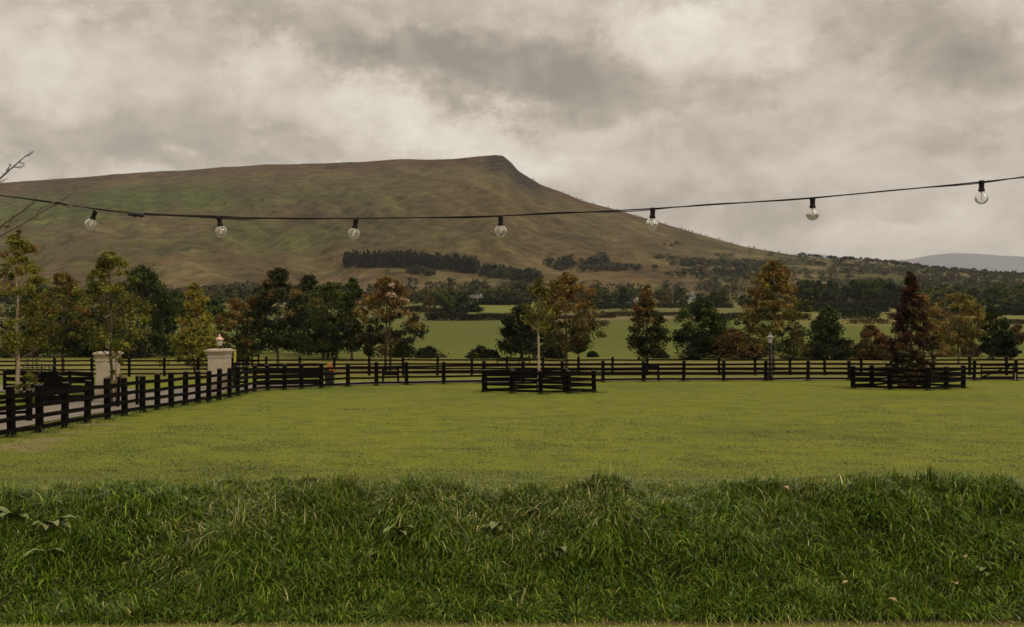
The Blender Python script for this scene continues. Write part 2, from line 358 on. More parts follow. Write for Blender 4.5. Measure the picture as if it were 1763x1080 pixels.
def fan(name, ys, us, mat, colf, drop=0.0):
    U, Yg = np.meshgrid(us, ys); X = U * Yg
    Z = H(X, Yg) + CH - drop
    V = np.stack([X, Yg, Z], -1).reshape(-1, 3); nu, ny = len(us), len(ys)
    i = np.arange((ny - 1) * (nu - 1)); r = i // (nu - 1); q = i % (nu - 1); a = r * nu + q
    faces = np.stack([a, a + 1, a + 1 + nu, a + nu], -1)
    return link(name, np_mesh(name, V, faces, col=colf(X, Yg).reshape(-1, 3), smooth=True), mat)
us_near = np.concatenate([np.linspace(-3, -.62, 60)[:-1], np.linspace(-.62, .62, 420), np.linspace(.62, 3, 60)[1:]])
ys_near = np.concatenate([np.linspace(7, 22, 130)[:-1], np.linspace(22, 82, 240)[:-1], np.geomspace(82, 905, 260)])
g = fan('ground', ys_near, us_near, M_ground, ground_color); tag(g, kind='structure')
bm = bmesh.new(); vs = [bm.verts.new(p) for p in ((-60, -60, 0), (60, -60, 0), (60, 7.0, 0), (-60, 7.0, 0))]; bm.faces.new(vs)
lw = bm_obj('lawn', bm, surf_mat('short_lawn', (.12, .115, .02), .9, .3, 2, .4, 20)); tag(lw, kind='structure')
us_far = np.concatenate([np.linspace(-2.2, -.60, 60)[:-1], np.linspace(-.60, .60, 900), np.linspace(.60, 2.2, 60)[1:]])
ys_far = np.concatenate([np.linspace(897, 3100, 460)[:-1], np.geomspace(3100, 22000, 50)])
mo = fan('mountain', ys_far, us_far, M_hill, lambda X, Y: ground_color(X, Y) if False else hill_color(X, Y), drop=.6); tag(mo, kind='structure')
# distant hills, far beyond on the right
def distant_hill(name, pts, D, depth):
    us = np.linspace(pts[0][0], pts[-1][0], 160); top = np.interp(us, [p[0] for p in pts], [p[1] for p in pts])
    ss = np.concatenate([np.linspace(0, 1, 22), np.linspace(1.05, 2, 8)])
    U, Sg = np.meshgrid(us, ss); Yg = D + (Sg - 1) * depth; X = (U - CX) / F * D * (1 + (Sg - 1) * .1)
    hh = (HY - top)[None, :] / F * D; Z = hh * np.where(Sg < 1, Sg ** .8, 1 - (Sg - 1) ** 2 * .6) + CH + fbm(X * .0015, Yg * .0015, 301, 4) * 60 * np.sin(np.clip(Sg, 0, 1) * math.pi)
    Z = np.where(Sg == 0, -10, Z)
    V = np.stack([X, Yg, Z], -1).reshape(-1, 3); nu, ny = len(us), len(ss)
    i = np.arange((ny - 1) * (nu - 1)); r = i // (nu - 1); q = i % (nu - 1); a = r * nu + q
    n = fbm(X * .001, Yg * .001, 311, 4); c = np.array((.11, .115, .14))[None, None] * (1 + .5 * n)[..., None]  # bluish tint paints distance haze into the hill colour
    o = link(name, np_mesh(name, V, np.stack([a, a + 1, a + 1 + nu, a + nu], -1), col=c.reshape(-1, 3), smooth=True), M_hill); tag(o, kind='structure')
distant_hill('distant_hills', [(1180, 520), (1270, 452), (1310, 446), (1350, 439), (1385, 436), (1420, 439), (1470, 446), (1530, 449), (1570, 446), (1605, 439), (1640, 436), (1680, 437), (1720, 440), (1763, 442), (1900, 448), (2100, 440), (2400, 470), (2700, 520)], 18000, 3000)

# ------------------------------------------------------------------ the boundary fence path on the paddock
FP = [(20,757),(68,748),(111,739.5),(150,731),(185,723),(215,717),(245,711.5),(271,707),(295,703),(319,699),(341,696),(359,693),(377,690),(395,687),(409,684),(424,680),(438,676),(461,673.5),(490,672),(519,670.5),(553,669.5),(599,667),
      (648,665),(700,663.8),(764,662.4),(832,661),(900.5,660),(968.5,659.2),(1038,658.6),(1107.5,658),(1177,657.6),(1246,657.2),(1318,656.8),(1391,656.5),(1462,656.3),(1534,656.2),(1606,656.2),(1677,656.2),(1749,656.2)]
path = [on_field(*p) for p in FP]
path = [(path[0][0] - .1, path[0][1] - 1.6 * k) for k in (6, 5, 4, 3, 2, 1)] + path
for k in range(1, 8): path.append((path[-1][0] + 2.55, path[-1][1] + .02))
# gravel drive following the fence on its far side
def offset_path(pts, d):
    o = []
    for i, p in enumerate(pts):
        a = pts[max(i - 2, 0)]; b = pts[min(i + 2, len(pts) - 1)]; t = Vector((b[0] - a[0], b[1] - a[1])).normalized()
        o.append((p[0] - t.y * d, p[1] + t.x * d))
    return o
def strip(name, left, right, mat, lift):
    V = []; Fc = []
    m = 10
    for (a, b) in zip(left, right):
        for k in range(m + 1):
            x = a[0] + (b[0] - a[0]) * k / m; y = a[1] + (b[1] - a[1]) * k / m; V.append((x, y, Hz(x, y) + lift))
    for i in range(len(left) - 1):
        for k in range(m):
            a = i * (m + 1) + k; Fc.append((a, a + 1, a + m + 2, a + m + 1))
    return link(name, np_mesh(name, V, Fc, smooth=True), mat)
def dense(pts, n=4):
    o = []
    for a, b in zip(pts[:-1], pts[1:]):
        for k in range(n): o.append((a[0] + (b[0] - a[0]) * k / n, a[1] + (b[1] - a[1]) * k / n))
    return o + [pts[-1]]
pd = dense(path)
rd = strip('road', offset_path(pd, 1.3), offset_path(pd, 6.0), M_road, .03); tag(rd, kind='structure')
ent = [(-16.4, 53.5), (-19, 54.6), (-23, 56.5), (-29, 60), (-37, 66), (-60, 80)]
ed = dense(ent, 5); er = strip('road', offset_path(ed, -2.2), offset_path(ed, 2.2), M_road, .045); tag(er, kind='structure')

rng = np.random.default_rng(7); rnd = random.Random(5)
# ------------------------------------------------------------------ fences
def post_mesh(w, h, seed, cap=.03):
    bm = bmesh.new(); r = random.Random(seed)
    box(bm, -w / 2, w / 2, -w / 2, w / 2, -.25, h - cap)
    bmesh.ops.bevel(bm, geom=[e for e in bm.edges if abs(e.verts[0].co.z - e.verts[1].co.z) > .1], offset=w * .08, segments=1, affect='EDGES')
    top = [f for f in bm.faces if f.normal.z > .9]
    rr = bmesh.ops.inset_region(bm, faces=top, thickness=w * .22)
    for f in top:
        for v in f.verts: v.co.z += cap
    for f in bm.faces:
        if f.normal.z > .6: f.material_index = 1
    me = bpy.data.meshes.new('post'); bm.to_mesh(me); bm.free(); me.materials.append(M_fence); me.materials.append(M_fence_grey); return me
POSTS = {}
def get_post(w, h, k):
    key = (w, round(h, 2), k)
    if key not in POSTS: POSTS[key] = post_mesh(w, h, k)
    return POSTS[key]
def fence(label, pts, h=1.3, pw=.17, levels=(.17, .46, .75, 1.04), rh=.115, side=1, cat='fence', group=None, closed=False, rail_mat=None, post_skip=(), name='post_and_rail_fence', postset=None, lab_post=None):
    x0, y0 = pts[0]; root = empty(name, (x0, y0, Hz(x0, y0))); tag(root, label, cat, group); o = root.location.copy()
    P = list(pts) + ([pts[0]] if closed else [])
    for i, p in enumerate(pts):
        if i in post_skip: continue
        hh = h * (1 + rnd.uniform(-.02, .02))
        ob = link('post', get_post(pw, h, i % 3), None, root)
        q = pts[min(i + 1, len(pts) - 1)]; pp = pts[max(i - 1, 0)]; ang = math.atan2(q[1] - pp[1], q[0] - pp[0])
        ob.location = (p[0] - o.x, p[1] - o.y, Hz(*p) - o.z); ob.rotation_euler = (rnd.uniform(-.028, .028), rnd.uniform(-.028, .028), ang + rnd.uniform(-.05, .05)); ob.scale = (1, 1, hh / h)
    for lv in levels:
        bm = bmesh.new()
        for a, b in zip(P[:-1], P[1:]):
            d = Vector((b[0] - a[0], b[1] - a[1])).normalized(); nrm = Vector((-d.y, d.x)) * side * (pw * .5 + .012)
            A = Vector((a[0] + nrm.x, a[1] + nrm.y, Hz(*a) + lv + rnd.uniform(-.022, .022))) - o; B = Vector((b[0] + nrm.x, b[1] + nrm.y, Hz(*b) + lv + rnd.uniform(-.022, .022))) - o
            beam(bm, A, B, .036, rh * rnd.uniform(.94, 1.06))
        bm_obj('rail', bm, rail_mat or M_fence, root)
    return root
fence('long black post and rail fence along the left and far edges of the paddock', path, side=-1, h=1.3)
# back fence beyond the drive
bx = [222.5, 283, 341, 400, 458.5, 517, 575, 635.6, 694, 753, 812, 873, 935, 996, 1054, 1114, 1177, 1238, 1300, 1360, 1420, 1483, 1545, 1606, 1669.5, 1733]
def by(px): return 80.0 + (px - 900) * .0006 if px > 400 else 79.0 + (px - 400) * .008
back = [((px - CX) / F * by(px), by(px)) for px in bx]
lead = [(back[0][0] - 2.4 * k, back[0][1] - .35 * k) for k in range(9, 0, -1)]
tail = [(back[-1][0] + 2.5 * k, back[-1][1]) for k in range(1, 7)]
fence('second long black post and rail fence, beyond the gravel drive, before the trees', lead + back + tail, side=-1, h=1.34, levels=(.2, .5, .8, 1.09))
# tree pens on the paddock
def pen(label, Lc, s, h, levels, n=2, ang=45, rh=.115, group='square tree pens on the paddock'):
    a = R(ang); d1 = Vector((math.cos(a), -math.sin(a))) * s; d2 = Vector((math.sin(a), math.cos(a))) * s
    c0 = Vector(Lc); cs = [c0, c0 + d1, c0 + d1 + d2, c0 + d2]; pts = []
    for i in range(4):
        p, q = cs[i], cs[(i + 1) % 4]
        for k in range(n): pts.append(tuple(p + (q - p) * k / n))
    return fence(label, pts, h=h, pw=.2, levels=levels, rh=rh, side=-1, closed=True, name='tree_pen', group=group, cat='tree pen')
pen('square black rail pen round the pale thin sapling, middle of the paddock', (-1.30, 54.1), 3.68, 1.10, (.12, .38, .64, .93), rh=.112)
pen('square black rail pen round the dark red tree, right side of the paddock', (17.75, 59.2), 4.05, 1.18, (.14, .42, .70, .98))

# left-hand yard: board fence wings, guard, dark gate
lp = (-17.75, 50.0); rp = (-14.75, 57.4)
def gp(px, Y): return ((px - CX) / F * Y, Y)
fence('dark broad board fence running left from the left gate pillar', [gp(8, 56.5), gp(42, 55.5), gp(86, 54.5), gp(120, 53.2), gp(158, 51.6)], h=1.05, pw=.13, levels=(.30, .62, .92), rh=.2, side=-1, name='board_fence')
fence('low black rail pen round the yellowish tree by the drive, left edge', [gp(62, 47.0), gp(104, 46.2), gp(104, 48.6), gp(68, 49.6)], h=1.1, pw=.12, levels=(.25, .55, .85, 1.02), rh=.09, closed=True, name='tree_pen', cat='tree pen')
fence('short black fence of four rails in front of the left gate pillar', [gp(186, 41.5), gp(203, 42.5), gp(236, 44)], h=1.15, pw=.1, levels=(.2, .5, .85), rh=.1, name='short_fence')
fence('single short leaning post and rail length behind the paddock fence, far left', [gp(-40, 33), gp(50, 34.5)], h=1.0, pw=.15, levels=(.3, .62), rh=.1, name='short_fence')
fence('knee high black rail guard round the twin stemmed orange tree', [gp(659, 66.2), gp(686, 66.6), gp(685, 69.2), gp(660, 69.2)], h=.95, pw=.09, levels=(.5, .86), rh=.13, closed=True, name='tree_guard', cat='tree guard')
fence('small black rail guard beside the drive at the foot of the orange topped tree', [gp(1110, 69.6), gp(1134, 69.6), gp(1133, 72), gp(1111, 72)], h=.95, pw=.09, levels=(.5, .86), rh=.1, closed=True, name='tree_guard', cat='tree guard')
fence('row of low dark rails standing beyond the back fence at centre', [gp(856, 104), gp(872, 104), gp(893, 104), gp(912, 104)], h=.62, pw=.09, levels=(.32, .55), rh=.1, name='low_rails', cat='fence')
fence('low dark paling beyond the back fence just right of the gate pillar', [gp(412, 98), gp(419, 98), gp(427, 98), gp(434, 98), gp(445, 98)], h=1.15, pw=.12, levels=(.5, .95), rh=.14, name='low_rails', cat='fence')

def field_gate(label, a, b, h=1.15, n=5, brace=True, mat=None, rh=.1, name='field_gate'):
    root = empty(name, (a[0], a[1], Hz(*a))); tag(root, label, 'gate'); o = root.location.copy()
    za, zb = Hz(*a), Hz(*b)
    for k in range(n):
        z = .18 + (h - .22) * k / (n - 1); bm = bmesh.new(); beam(bm, Vector((a[0], a[1], za + z)) - o, Vector((b[0], b[1], zb + z)) - o, .035, rh); bm_obj('bar', bm, mat or M_fence, root)
    for t in (0, 1):
        x = a[0] + (b[0] - a[0]) * t; y = a[1] + (b[1] - a[1]) * t; bm = bmesh.new(); beam(bm, Vector((x, y + .04, Hz(x, y) + .1)) - o, Vector((x, y + .04, Hz(x, y) + h + .06)) - o, .05, .1); bm_obj('stile', bm, mat or M_fence, root)
    if brace:
        bm = bmesh.new(); beam(bm, Vector((a[0], a[1] + .05, za + .15)) - o, Vector((b[0], b[1] + .05, zb + h)) - o, .03, .08); bm_obj('brace', bm, mat or M_fence, root)
    return root
field_gate('dark wooden field gate standing open along the drive, right of the gate pillars', gp(437, 60.5), gp(556, 62.5), 1.2, 4, False, rh=.17)
field_gate('black wooden gate leaf folded back beside the right gate pillar', gp(401, 56.0), gp(425, 57.8), 1.35, 6, True, rh=.12)
field_gate('dark low gate panel between the left gate pillar and the yard', gp(76, 45.5), gp(160, 46.5), .95, 3, False, rh=.26)
field_gate('black rail panel with a slanting brace behind the far fence, right edge', gp(1690, 71.9), gp(1745, 71.9), .95, 3, True, rh=.09)

# ornamental iron pieces in the yard
def iron_piece(label, px, Y, w, h):
    x, y = gp(px, Y); root = empty('iron_ornament', (x, y, Hz(x, y))); tag(root, label, 'ironwork')
    bm = bmesh.new()
    for k in range(5):
        t = (k / 4 - .5) * w; tube(bm, [(t, 0, -.1), (t, 0, h * (.82 + .18 * math.cos(t / w * 3.1)))], .022, 6)
    bm_obj('bars', bm, M_iron, root)
    bm = bmesh.new(); tube(bm, [(-w / 2, 0, h * .35), (w / 2, 0, h * .35)], .025, 6); tube(bm, [(-w / 2, 0, h * .7), (w / 2, 0, h * .7)], .025, 6)
    for s in (-1, 1):
        tube(bm, [(s * w * .25 + .13 * math.cos(a), 0, h * .88 + .13 * math.sin(a)) for a in [i * .5 for i in range(11)]], .02, 6)
    bm_obj('scrolls', bm, M_iron, root)
iron_piece('taller black iron scrollwork panel rising above the yard fence, left', 56, 56, .9, 1.65)
iron_piece('smaller black iron scrollwork panel beside the taller one, left', 84, 55.4, .75, 1.35)

# ------------------------------------------------------------------ gate pillars and lanterns
def sq(bm, w, z0, z1, w2=None):
    w2 = w2 or w; vs = [bm.verts.new((sx_ * w / 2, sy_ * w / 2, z0)) for sx_, sy_ in ((-1,-1),(1,-1),(1,1),(-1,1))] + [bm.verts.new((sx_ * w2 / 2, sy_ * w2 / 2, z1)) for sx_, sy_ in ((-1,-1),(1,-1),(1,1),(-1,1))]
    for f in ((0,3,2,1),(4,5,6,7),(0,1,5,4),(1,2,6,5),(2,3,7,6),(3,0,4,7)): bm.faces.new([vs[i] for i in f])
def pillar(label, p, w, h, rz):
    root = empty('gate_pillar', (p[0], p[1], Hz(*p)), rz); tag(root, label, 'gate pillar', 'gate pillars')
    bm = bmesh.new(); sq(bm, w * .93, -.2, h * .80); sq(bm, w * 1.0, h * .80 + .001, h * .835)
    bm_obj('shaft', bm, M_stone, root)
    bm = bmesh.new(); sq(bm, w * .93, h * .836, h * .87); sq(bm, w * .97, h * .871, h * .945, w * 1.12); sq(bm, w * 1.2, h * .946, h * .985); sq(bm, w * 1.14, h * .986, h * 1.01, w * .9)
    bmesh.ops.bevel(bm, geom=bm.edges[:], offset=.008, segments=1, affect='EDGES')
    bm_obj('cap', bm, M_stone, root)
    bm = bmesh.new(); sq(bm, w * 1.04, -.1, .18); bm_obj('plinth', bm, M_stone, root)
def lantern(root, h, z=0, pane=M_frost, top=M_copper, frame=M_copper):
    s = h
    bm = bmesh.new(); lathe(bm, [(s * .16, z), (s * .05, z + s * .05), (s * .045, z + s * .16), (s * .13, z + s * .2)], 10); bm_obj('base', bm, M_iron, root)
    bm = bmesh.new(); lathe(bm, [(s * .115, z + s * .2), (s * .2, z + s * .56)], 6); bm_obj('glass_body', bm, pane, root)
    bm = bmesh.new()
    for k in range(6):
        a = 2 * math.pi * k / 6; tube(bm, [(s * .12 * math.cos(a), s * .12 * math.sin(a), z + s * .2), (s * .205 * math.cos(a), s * .205 * math.sin(a), z + s * .56)], s * .012, 5)
    bm_obj('frame', bm, frame, root)
    bm = bmesh.new(); lathe(bm, [(s * .26, z + s * .56), (s * .27, z + s * .6), (s * .14, z + s * .72), (s * .09, z + s * .74), (s * .09, z + s * .8), (s * .05, z + s * .84)], 12)
    r = bm_obj('roof', bm, top, root)
    bm = bmesh.new(); lathe(bm, [(s * .02, z + s * .84), (s * .045, z + s * .88), (s * .012, z + s * .93), (s * .006, z + s * 1.0)], 8); bm_obj('finial', bm, top, root)
pillar('cream rendered gate pillar with moulded cap, left one, partly behind a thin sapling', lp, .88, 1.95, .08)
pillar('cream rendered gate pillar with moulded cap, right one, with its lantern in plain view', rp, .95, 2.05, -.12)
lr = empty('lantern', (rp[0], rp[1], Hz(*rp) + 2.05 * 1.01)); tag(lr, 'pinkish copper lantern with a spike on top of the right gate pillar', 'lantern', 'lanterns on the gate pillars'); lantern(lr, .80)
ll = empty('lantern', (lp[0], lp[1], Hz(*lp) + 1.95 * 1.01)); tag(ll, 'copper topped lantern on the left gate pillar, half hidden by sapling leaves', 'lantern', 'lanterns on the gate pillars'); lantern(ll, .58)
x, y = gp(1326, 70.2); lt = empty('lamp_post', (x, y, Hz(x, y))); tag(lt, 'black lamp post with grey glass lantern beside the far paddock fence', 'lamp post')
bm = bmesh.new(); lathe(bm, [(.17, -.1), (.17, .35), (.13, .42), (.10, .9), (.085, 1.9), (.11, 1.95), (.11, 2.0), (.08, 2.05), (.075, 2.2)], 12); bm_obj('pole', bm, M_iron, lt)
M_pgrey = surf_mat('pale_grey_metal', (.20, .19, .165), .45, .2, 10, metal=.3)
lantern(lt, .90, 2.15, M_frost, M_pgrey, M_iron)
x, y = gp(405, 59.2); mk = empty('marker_post', (x, y, Hz(x, y))); tag(mk, 'slim post with yellow reflective strip beside the right gate pillar', 'marker post')
bm = bmesh.new(); box(bm, -.05, .05, -.04, .04, -.1, 2.02); bm_obj('post', bm, M_fence, mk)
bm = bmesh.new()
for k in range(7): box(bm, -.065 + .01 * (k % 2), .055, -.052, -.043, 1.35 + k * .095, 1.425 + k * .095)
bm_obj('reflective_strip', bm, M_yellow, mk)
x, y = gp(567.5, 63.2); bn = empty('waste_bin', (x, y, Hz(x, y))); tag(bn, 'black bin with an orange flap beyond the paddock fence, left of centre', 'bin')
bm = bmesh.new(); sq(bm, .42, .05, .92, .56); bmesh.ops.bevel(bm, geom=bm.edges[:], offset=.03, segments=2, affect='EDGES'); bm_obj('body', bm, M_iron, bn)
bm = bmesh.new(); mt = Matrix.Translation((.12, -.30, .95)) @ Matrix.Rotation(R(-18), 4, 'Y') @ Matrix.Rotation(R(25), 4, 'X'); box(bm, -.13, .13, -.02, .02, -.30, .30, mt); bmesh.ops.bevel(bm, geom=bm.edges[:], offset=.01, segments=1, affect='EDGES'); bm_obj('flap', bm, M_orange, bn)
bm = bmesh.new()
for s in (-1, 1): lathe(bm, [(.08, -.02), (.08, .02)], 12, mat=Matrix.Translation((.2 * s, .2, .08)) @ Matrix.Rotation(R(90), 4, 'Y'))
bm_obj('wheels', bm, M_iron, bn)
x, y = gp(1748, 69.4); wp = empty('tap_post', (x, y, Hz(x, y))); tag(wp, 'short pale pipe standing against a black fence post, right edge', 'pipe')
bm = bmesh.new(); tube(bm, [(0, 0, -.05), (0, 0, .5)], .035, 8); tube(bm, [(0, 0, .45), (.02, -.1, .47)], .02, 6); bm_obj('pipe', bm, M_pole, wp)

# ------------------------------------------------------------------ trees
PAL = {'dark': (.0125, .0170, .0065), 'dkgreen': (.025, .037, .010), 'mid': (.055, .074, .013), 'olive': (.095, .092, .017), 'ygreen': (.19, .185, .026), 'yellow': (.26, .20, .030),
       'orange': (.22, .105, .022), 'rust': (.150, .078, .022), 'tan': (.22, .150, .042), 'red': (.075, .026, .013), 'maroon': (.034, .015, .010), 'pink': (.55, .40, .27), 'brown': (.075, .053, .019)}
def leaf_arrays(rg, cen, rad, n, size, cols, flat=.3):
    """n leaves spread over clusters; returns verts and colours"""
    k = rg.integers(0, len(cen), n); k2 = rg.integers(0, len(cen), n); d = rg.normal(size=(n, 3)); d /= np.linalg.norm(d, axis=1)[:, None]
    r = rg.random(n) ** .45
    p = cen[k] + d * (rad[k] * r)[:, None] * np.array([1, 1, .72])
    nrm = rg.normal(size=(n, 3)) * .75 + np.array([0, 0, .55]) + d * .5; nrm /= np.linalg.norm(nrm, axis=1)[:, None]
    t = np.cross(nrm, rg.normal(size=(n, 3))); t /= np.linalg.norm(t, axis=1)[:, None]; b = np.cross(nrm, t)
    s = size * rg.uniform(.6, 1.35, n)
    V = np.stack([p - t * s[:, None] * .55, p + b * s[:, None] * .34, p + t * s[:, None] * .55, p - b * s[:, None] * .34], 1)
    V[:, 2] -= nrm * (s * .12)[:, None]; V[:, 0] -= nrm * (s * .12)[:, None]
    near = np.abs(cen[k2][:, 2] - cen[k][:, 2]) < cen[:, 2].max() * .16; ck = np.where((near & (rg.random(n) < .6))[:, None], cols[k2], cols[k])
    c = ck * rg.uniform(.65, 1.35, n)[:, None]
    return V.reshape(-1, 3), np.repeat(c, 4, axis=0)
def crown_profile(shape, t):
    if shape == 'round': return np.sqrt(np.clip(1 - (2 * t - 1) ** 2, 0, 1)) ** .8
    if shape == 'cone': return (1 - t) ** .72 * np.clip(t * 9 + .35, 0, 1)
    if shape == 'egg': return np.clip(np.sin(np.pi * (t * .93 + .07) ** .72), 0, 1) ** .6
    if shape == 'vase': return np.clip(np.sin(np.pi * t ** 1.25), 0, 1) ** .7
    if shape == 'dome': return np.sqrt(np.clip(1 - t ** 2.2, 0, 1)) * np.clip(t * 4 + .72, 0, 1)
    if shape == 'flame': return np.clip(np.sin(np.pi * t ** .6), 0, 1) ** .9 * (1 - .45 * t)
    return np.clip(np.sin(np.pi * t), 0, 1)
def tree_mesh(rg, Ht, Rw, shape='egg', base=.25, nclu=70, nleaf=6000, leaf=.16, pal=(('mid', 1), ('dkgreen', 1)), top=(('orange', 1),), topfrac=.5, clr=.17, open_=.0, lean=0., trunk_r=.11, stems=1, gap=.0, skirt=False):
    nclu = int(nclu * 1.25); nleaf = int(nleaf * 1.3); Rw = Rw * 1.10; clr = clr * 1.12
    t = rg.random(nclu) ** .95; rr = crown_profile(shape, t) * Rw
    az = rg.random(nclu) * 2 * np.pi; rad = rr * np.sqrt(rg.uniform(.08, 1, nclu)) * rg.uniform(.78, 1.08, nclu)
    z = Ht * (base + (1 - base) * t * .97)
    cen = np.stack([np.cos(az) * rad + lean * z, np.sin(az) * rad, z - .10 * rad], 1)
    crd = Rw * clr * rg.uniform(.6, 1.5, nclu) * (1 - .35 * t)
    # drop clusters of one lopsided gap so the outline is uneven
    ga = rg.random() * 6.28; drop = (np.cos(az - ga) > .7) & (np.abs(t - rg.uniform(.3, .7)) < .08 + gap) & (rad > Rw * .4); keep = ~drop
    cen, crd, t = cen[keep], crd[keep], t[keep]; nk = len(cen)
    # leader shoot at the very top
    lt_ = np.stack([np.full(4, lean * Ht) + rg.normal(size=4) * .05 * Rw, rg.normal(size=4) * .05 * Rw, Ht * np.array([.93, .96, .985, .90])], 1)
    cen = np.vstack([cen, lt_]); crd = np.concatenate([crd, Rw * clr * np.array([.6, .45, .3, .8])]); t = np.concatenate([t, [.95, .97, 1., .9]])
    def pick(pl, n):
        w = np.array([q for _, q in pl], float); w /= w.sum(); ix = rg.choice(len(pl), n, p=w); return np.array([PAL[pl[i][0]] for i in ix])
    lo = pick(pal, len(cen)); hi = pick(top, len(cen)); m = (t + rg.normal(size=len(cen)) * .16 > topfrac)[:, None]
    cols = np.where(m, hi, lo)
    V, cc = leaf_arrays(rg, cen, crd, nleaf, leaf, cols)
    # a sprinkling of single leaves between the clumps
    V2, c2 = leaf_arrays(rg, cen, crd * 1.55, int(nleaf * (.14 + open_)), leaf, cols); V = np.vstack([V, V2]); cc = np.vstack([cc, c2])
    crown = np_mesh('crown', V, np.arange(len(V)).reshape(-1, 4), col=cc); crown.materials.append(M_leaf)
    bm = bmesh.new(); trk = []
    for s in range(stems):
        ox = (s - (stems - 1) / 2) * trunk_r * 3.6; hh = Ht * .93; K = 9
        pts = [Vector((ox * (1 - i / K * .5) + lean * hh * i / K + rg.normal() * trunk_r * .25 * (i > 0), rg.normal() * trunk_r * .25 * (i > 0), hh * i / K - (.2 if i == 0 else 0))) for i in range(K + 1)]
        rd_ = [trunk_r * (1.35 if i == 0 else (1 - i / K) ** .8 + .08) for i in range(K + 1)]; tube(bm, pts, rd_, 7); trk = pts
    for i in range(0, nk, max(1, nk // 34)):
        c = Vector(cen[i]); zz = max(Ht * base * .75, c.z - math.hypot(c.x, c.y) * .85); q = zz / (Ht * .93) * K; j = min(int(q), K - 1); s0 = trk[j].lerp(trk[j + 1], q - j)
        md = s0.lerp(c, .5) + Vector((rg.normal(), rg.normal(), rg.normal())) * .05 * Rw - Vector((0, 0, .04 * Rw))
        rb = trunk_r * .38 * (1 - zz / Ht * .6); tube(bm, [s0, md, c], [rb, rb * .6, rb * .15], 5)
    tm = bpy.data.meshes.new('trunk'); bm.to_mesh(tm); bm.free(); tm.shade_smooth()
    return crown, tm
def tree(label, px, Y, top_py, halfw, cat='tree', name='tree', bark=None, group=None, seed=None, base_z=None, **k):
    x, y = gp(px, Y); z0 = Hz(x, y); Ht = (HY - top_py) / F * Y + CH - z0; Rw = halfw / F * Y
    rg = np.random.default_rng(seed if seed is not None else int(px * 7 + Y)); k.setdefault('leaf', .0021 * Y if Y > 40 else .1)
    cr_, tm = tree_mesh(rg, Ht, Rw, **k)
    root = empty(name, (x, y, z0)); tag(root, label, cat, group); link('crown', cr_, None, root); link('trunk', tm, bark or M_bark, root); return root

T = tree
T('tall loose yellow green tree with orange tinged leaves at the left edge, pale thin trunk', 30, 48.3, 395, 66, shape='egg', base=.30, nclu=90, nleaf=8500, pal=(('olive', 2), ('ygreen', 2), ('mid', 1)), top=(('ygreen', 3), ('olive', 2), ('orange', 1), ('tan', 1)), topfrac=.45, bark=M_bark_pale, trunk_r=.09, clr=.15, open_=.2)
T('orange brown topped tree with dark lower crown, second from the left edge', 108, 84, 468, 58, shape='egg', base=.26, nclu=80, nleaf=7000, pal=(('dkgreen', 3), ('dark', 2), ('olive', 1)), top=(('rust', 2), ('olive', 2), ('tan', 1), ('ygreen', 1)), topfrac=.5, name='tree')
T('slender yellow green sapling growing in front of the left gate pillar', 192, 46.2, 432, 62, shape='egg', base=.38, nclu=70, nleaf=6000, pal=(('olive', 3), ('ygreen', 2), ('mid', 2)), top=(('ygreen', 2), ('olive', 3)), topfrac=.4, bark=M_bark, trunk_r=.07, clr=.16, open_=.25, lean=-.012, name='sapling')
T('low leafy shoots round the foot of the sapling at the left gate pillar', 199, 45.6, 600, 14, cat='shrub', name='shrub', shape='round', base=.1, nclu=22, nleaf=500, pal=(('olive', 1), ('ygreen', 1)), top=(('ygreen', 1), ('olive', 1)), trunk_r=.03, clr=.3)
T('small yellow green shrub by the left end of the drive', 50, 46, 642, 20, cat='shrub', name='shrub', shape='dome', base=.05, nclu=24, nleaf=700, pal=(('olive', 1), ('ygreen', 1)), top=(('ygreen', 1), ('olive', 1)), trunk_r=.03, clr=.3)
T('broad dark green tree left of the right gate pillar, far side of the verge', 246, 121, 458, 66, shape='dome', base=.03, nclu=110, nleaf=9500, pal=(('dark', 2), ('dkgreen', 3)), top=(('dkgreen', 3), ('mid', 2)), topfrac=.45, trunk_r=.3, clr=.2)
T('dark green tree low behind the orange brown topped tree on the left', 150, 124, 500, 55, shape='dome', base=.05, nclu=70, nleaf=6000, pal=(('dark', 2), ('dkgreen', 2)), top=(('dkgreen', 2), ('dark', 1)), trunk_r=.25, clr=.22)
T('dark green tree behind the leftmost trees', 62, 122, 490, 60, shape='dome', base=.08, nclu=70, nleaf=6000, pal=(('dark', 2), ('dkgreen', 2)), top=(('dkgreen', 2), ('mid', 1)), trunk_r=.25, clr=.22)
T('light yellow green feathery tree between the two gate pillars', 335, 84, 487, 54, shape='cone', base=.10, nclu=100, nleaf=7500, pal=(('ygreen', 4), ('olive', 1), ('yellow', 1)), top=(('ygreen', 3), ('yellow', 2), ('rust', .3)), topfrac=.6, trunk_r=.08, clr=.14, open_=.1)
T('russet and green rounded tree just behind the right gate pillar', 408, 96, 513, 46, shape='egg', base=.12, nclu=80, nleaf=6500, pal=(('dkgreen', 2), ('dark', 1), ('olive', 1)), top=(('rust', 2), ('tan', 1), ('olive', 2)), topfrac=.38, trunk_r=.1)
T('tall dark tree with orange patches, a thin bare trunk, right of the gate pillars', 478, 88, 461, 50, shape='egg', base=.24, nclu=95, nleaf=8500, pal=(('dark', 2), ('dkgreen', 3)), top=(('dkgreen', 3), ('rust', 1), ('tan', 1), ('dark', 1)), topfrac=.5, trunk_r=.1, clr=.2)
T('dark green tree behind and between the taller trees, left of centre', 533, 128, 474, 46, shape='dome', base=.06, nclu=80, nleaf=6500, pal=(('dark', 3), ('dkgreen', 2)), top=(('dkgreen', 2), ('dark', 2)), trunk_r=.25, clr=.2)
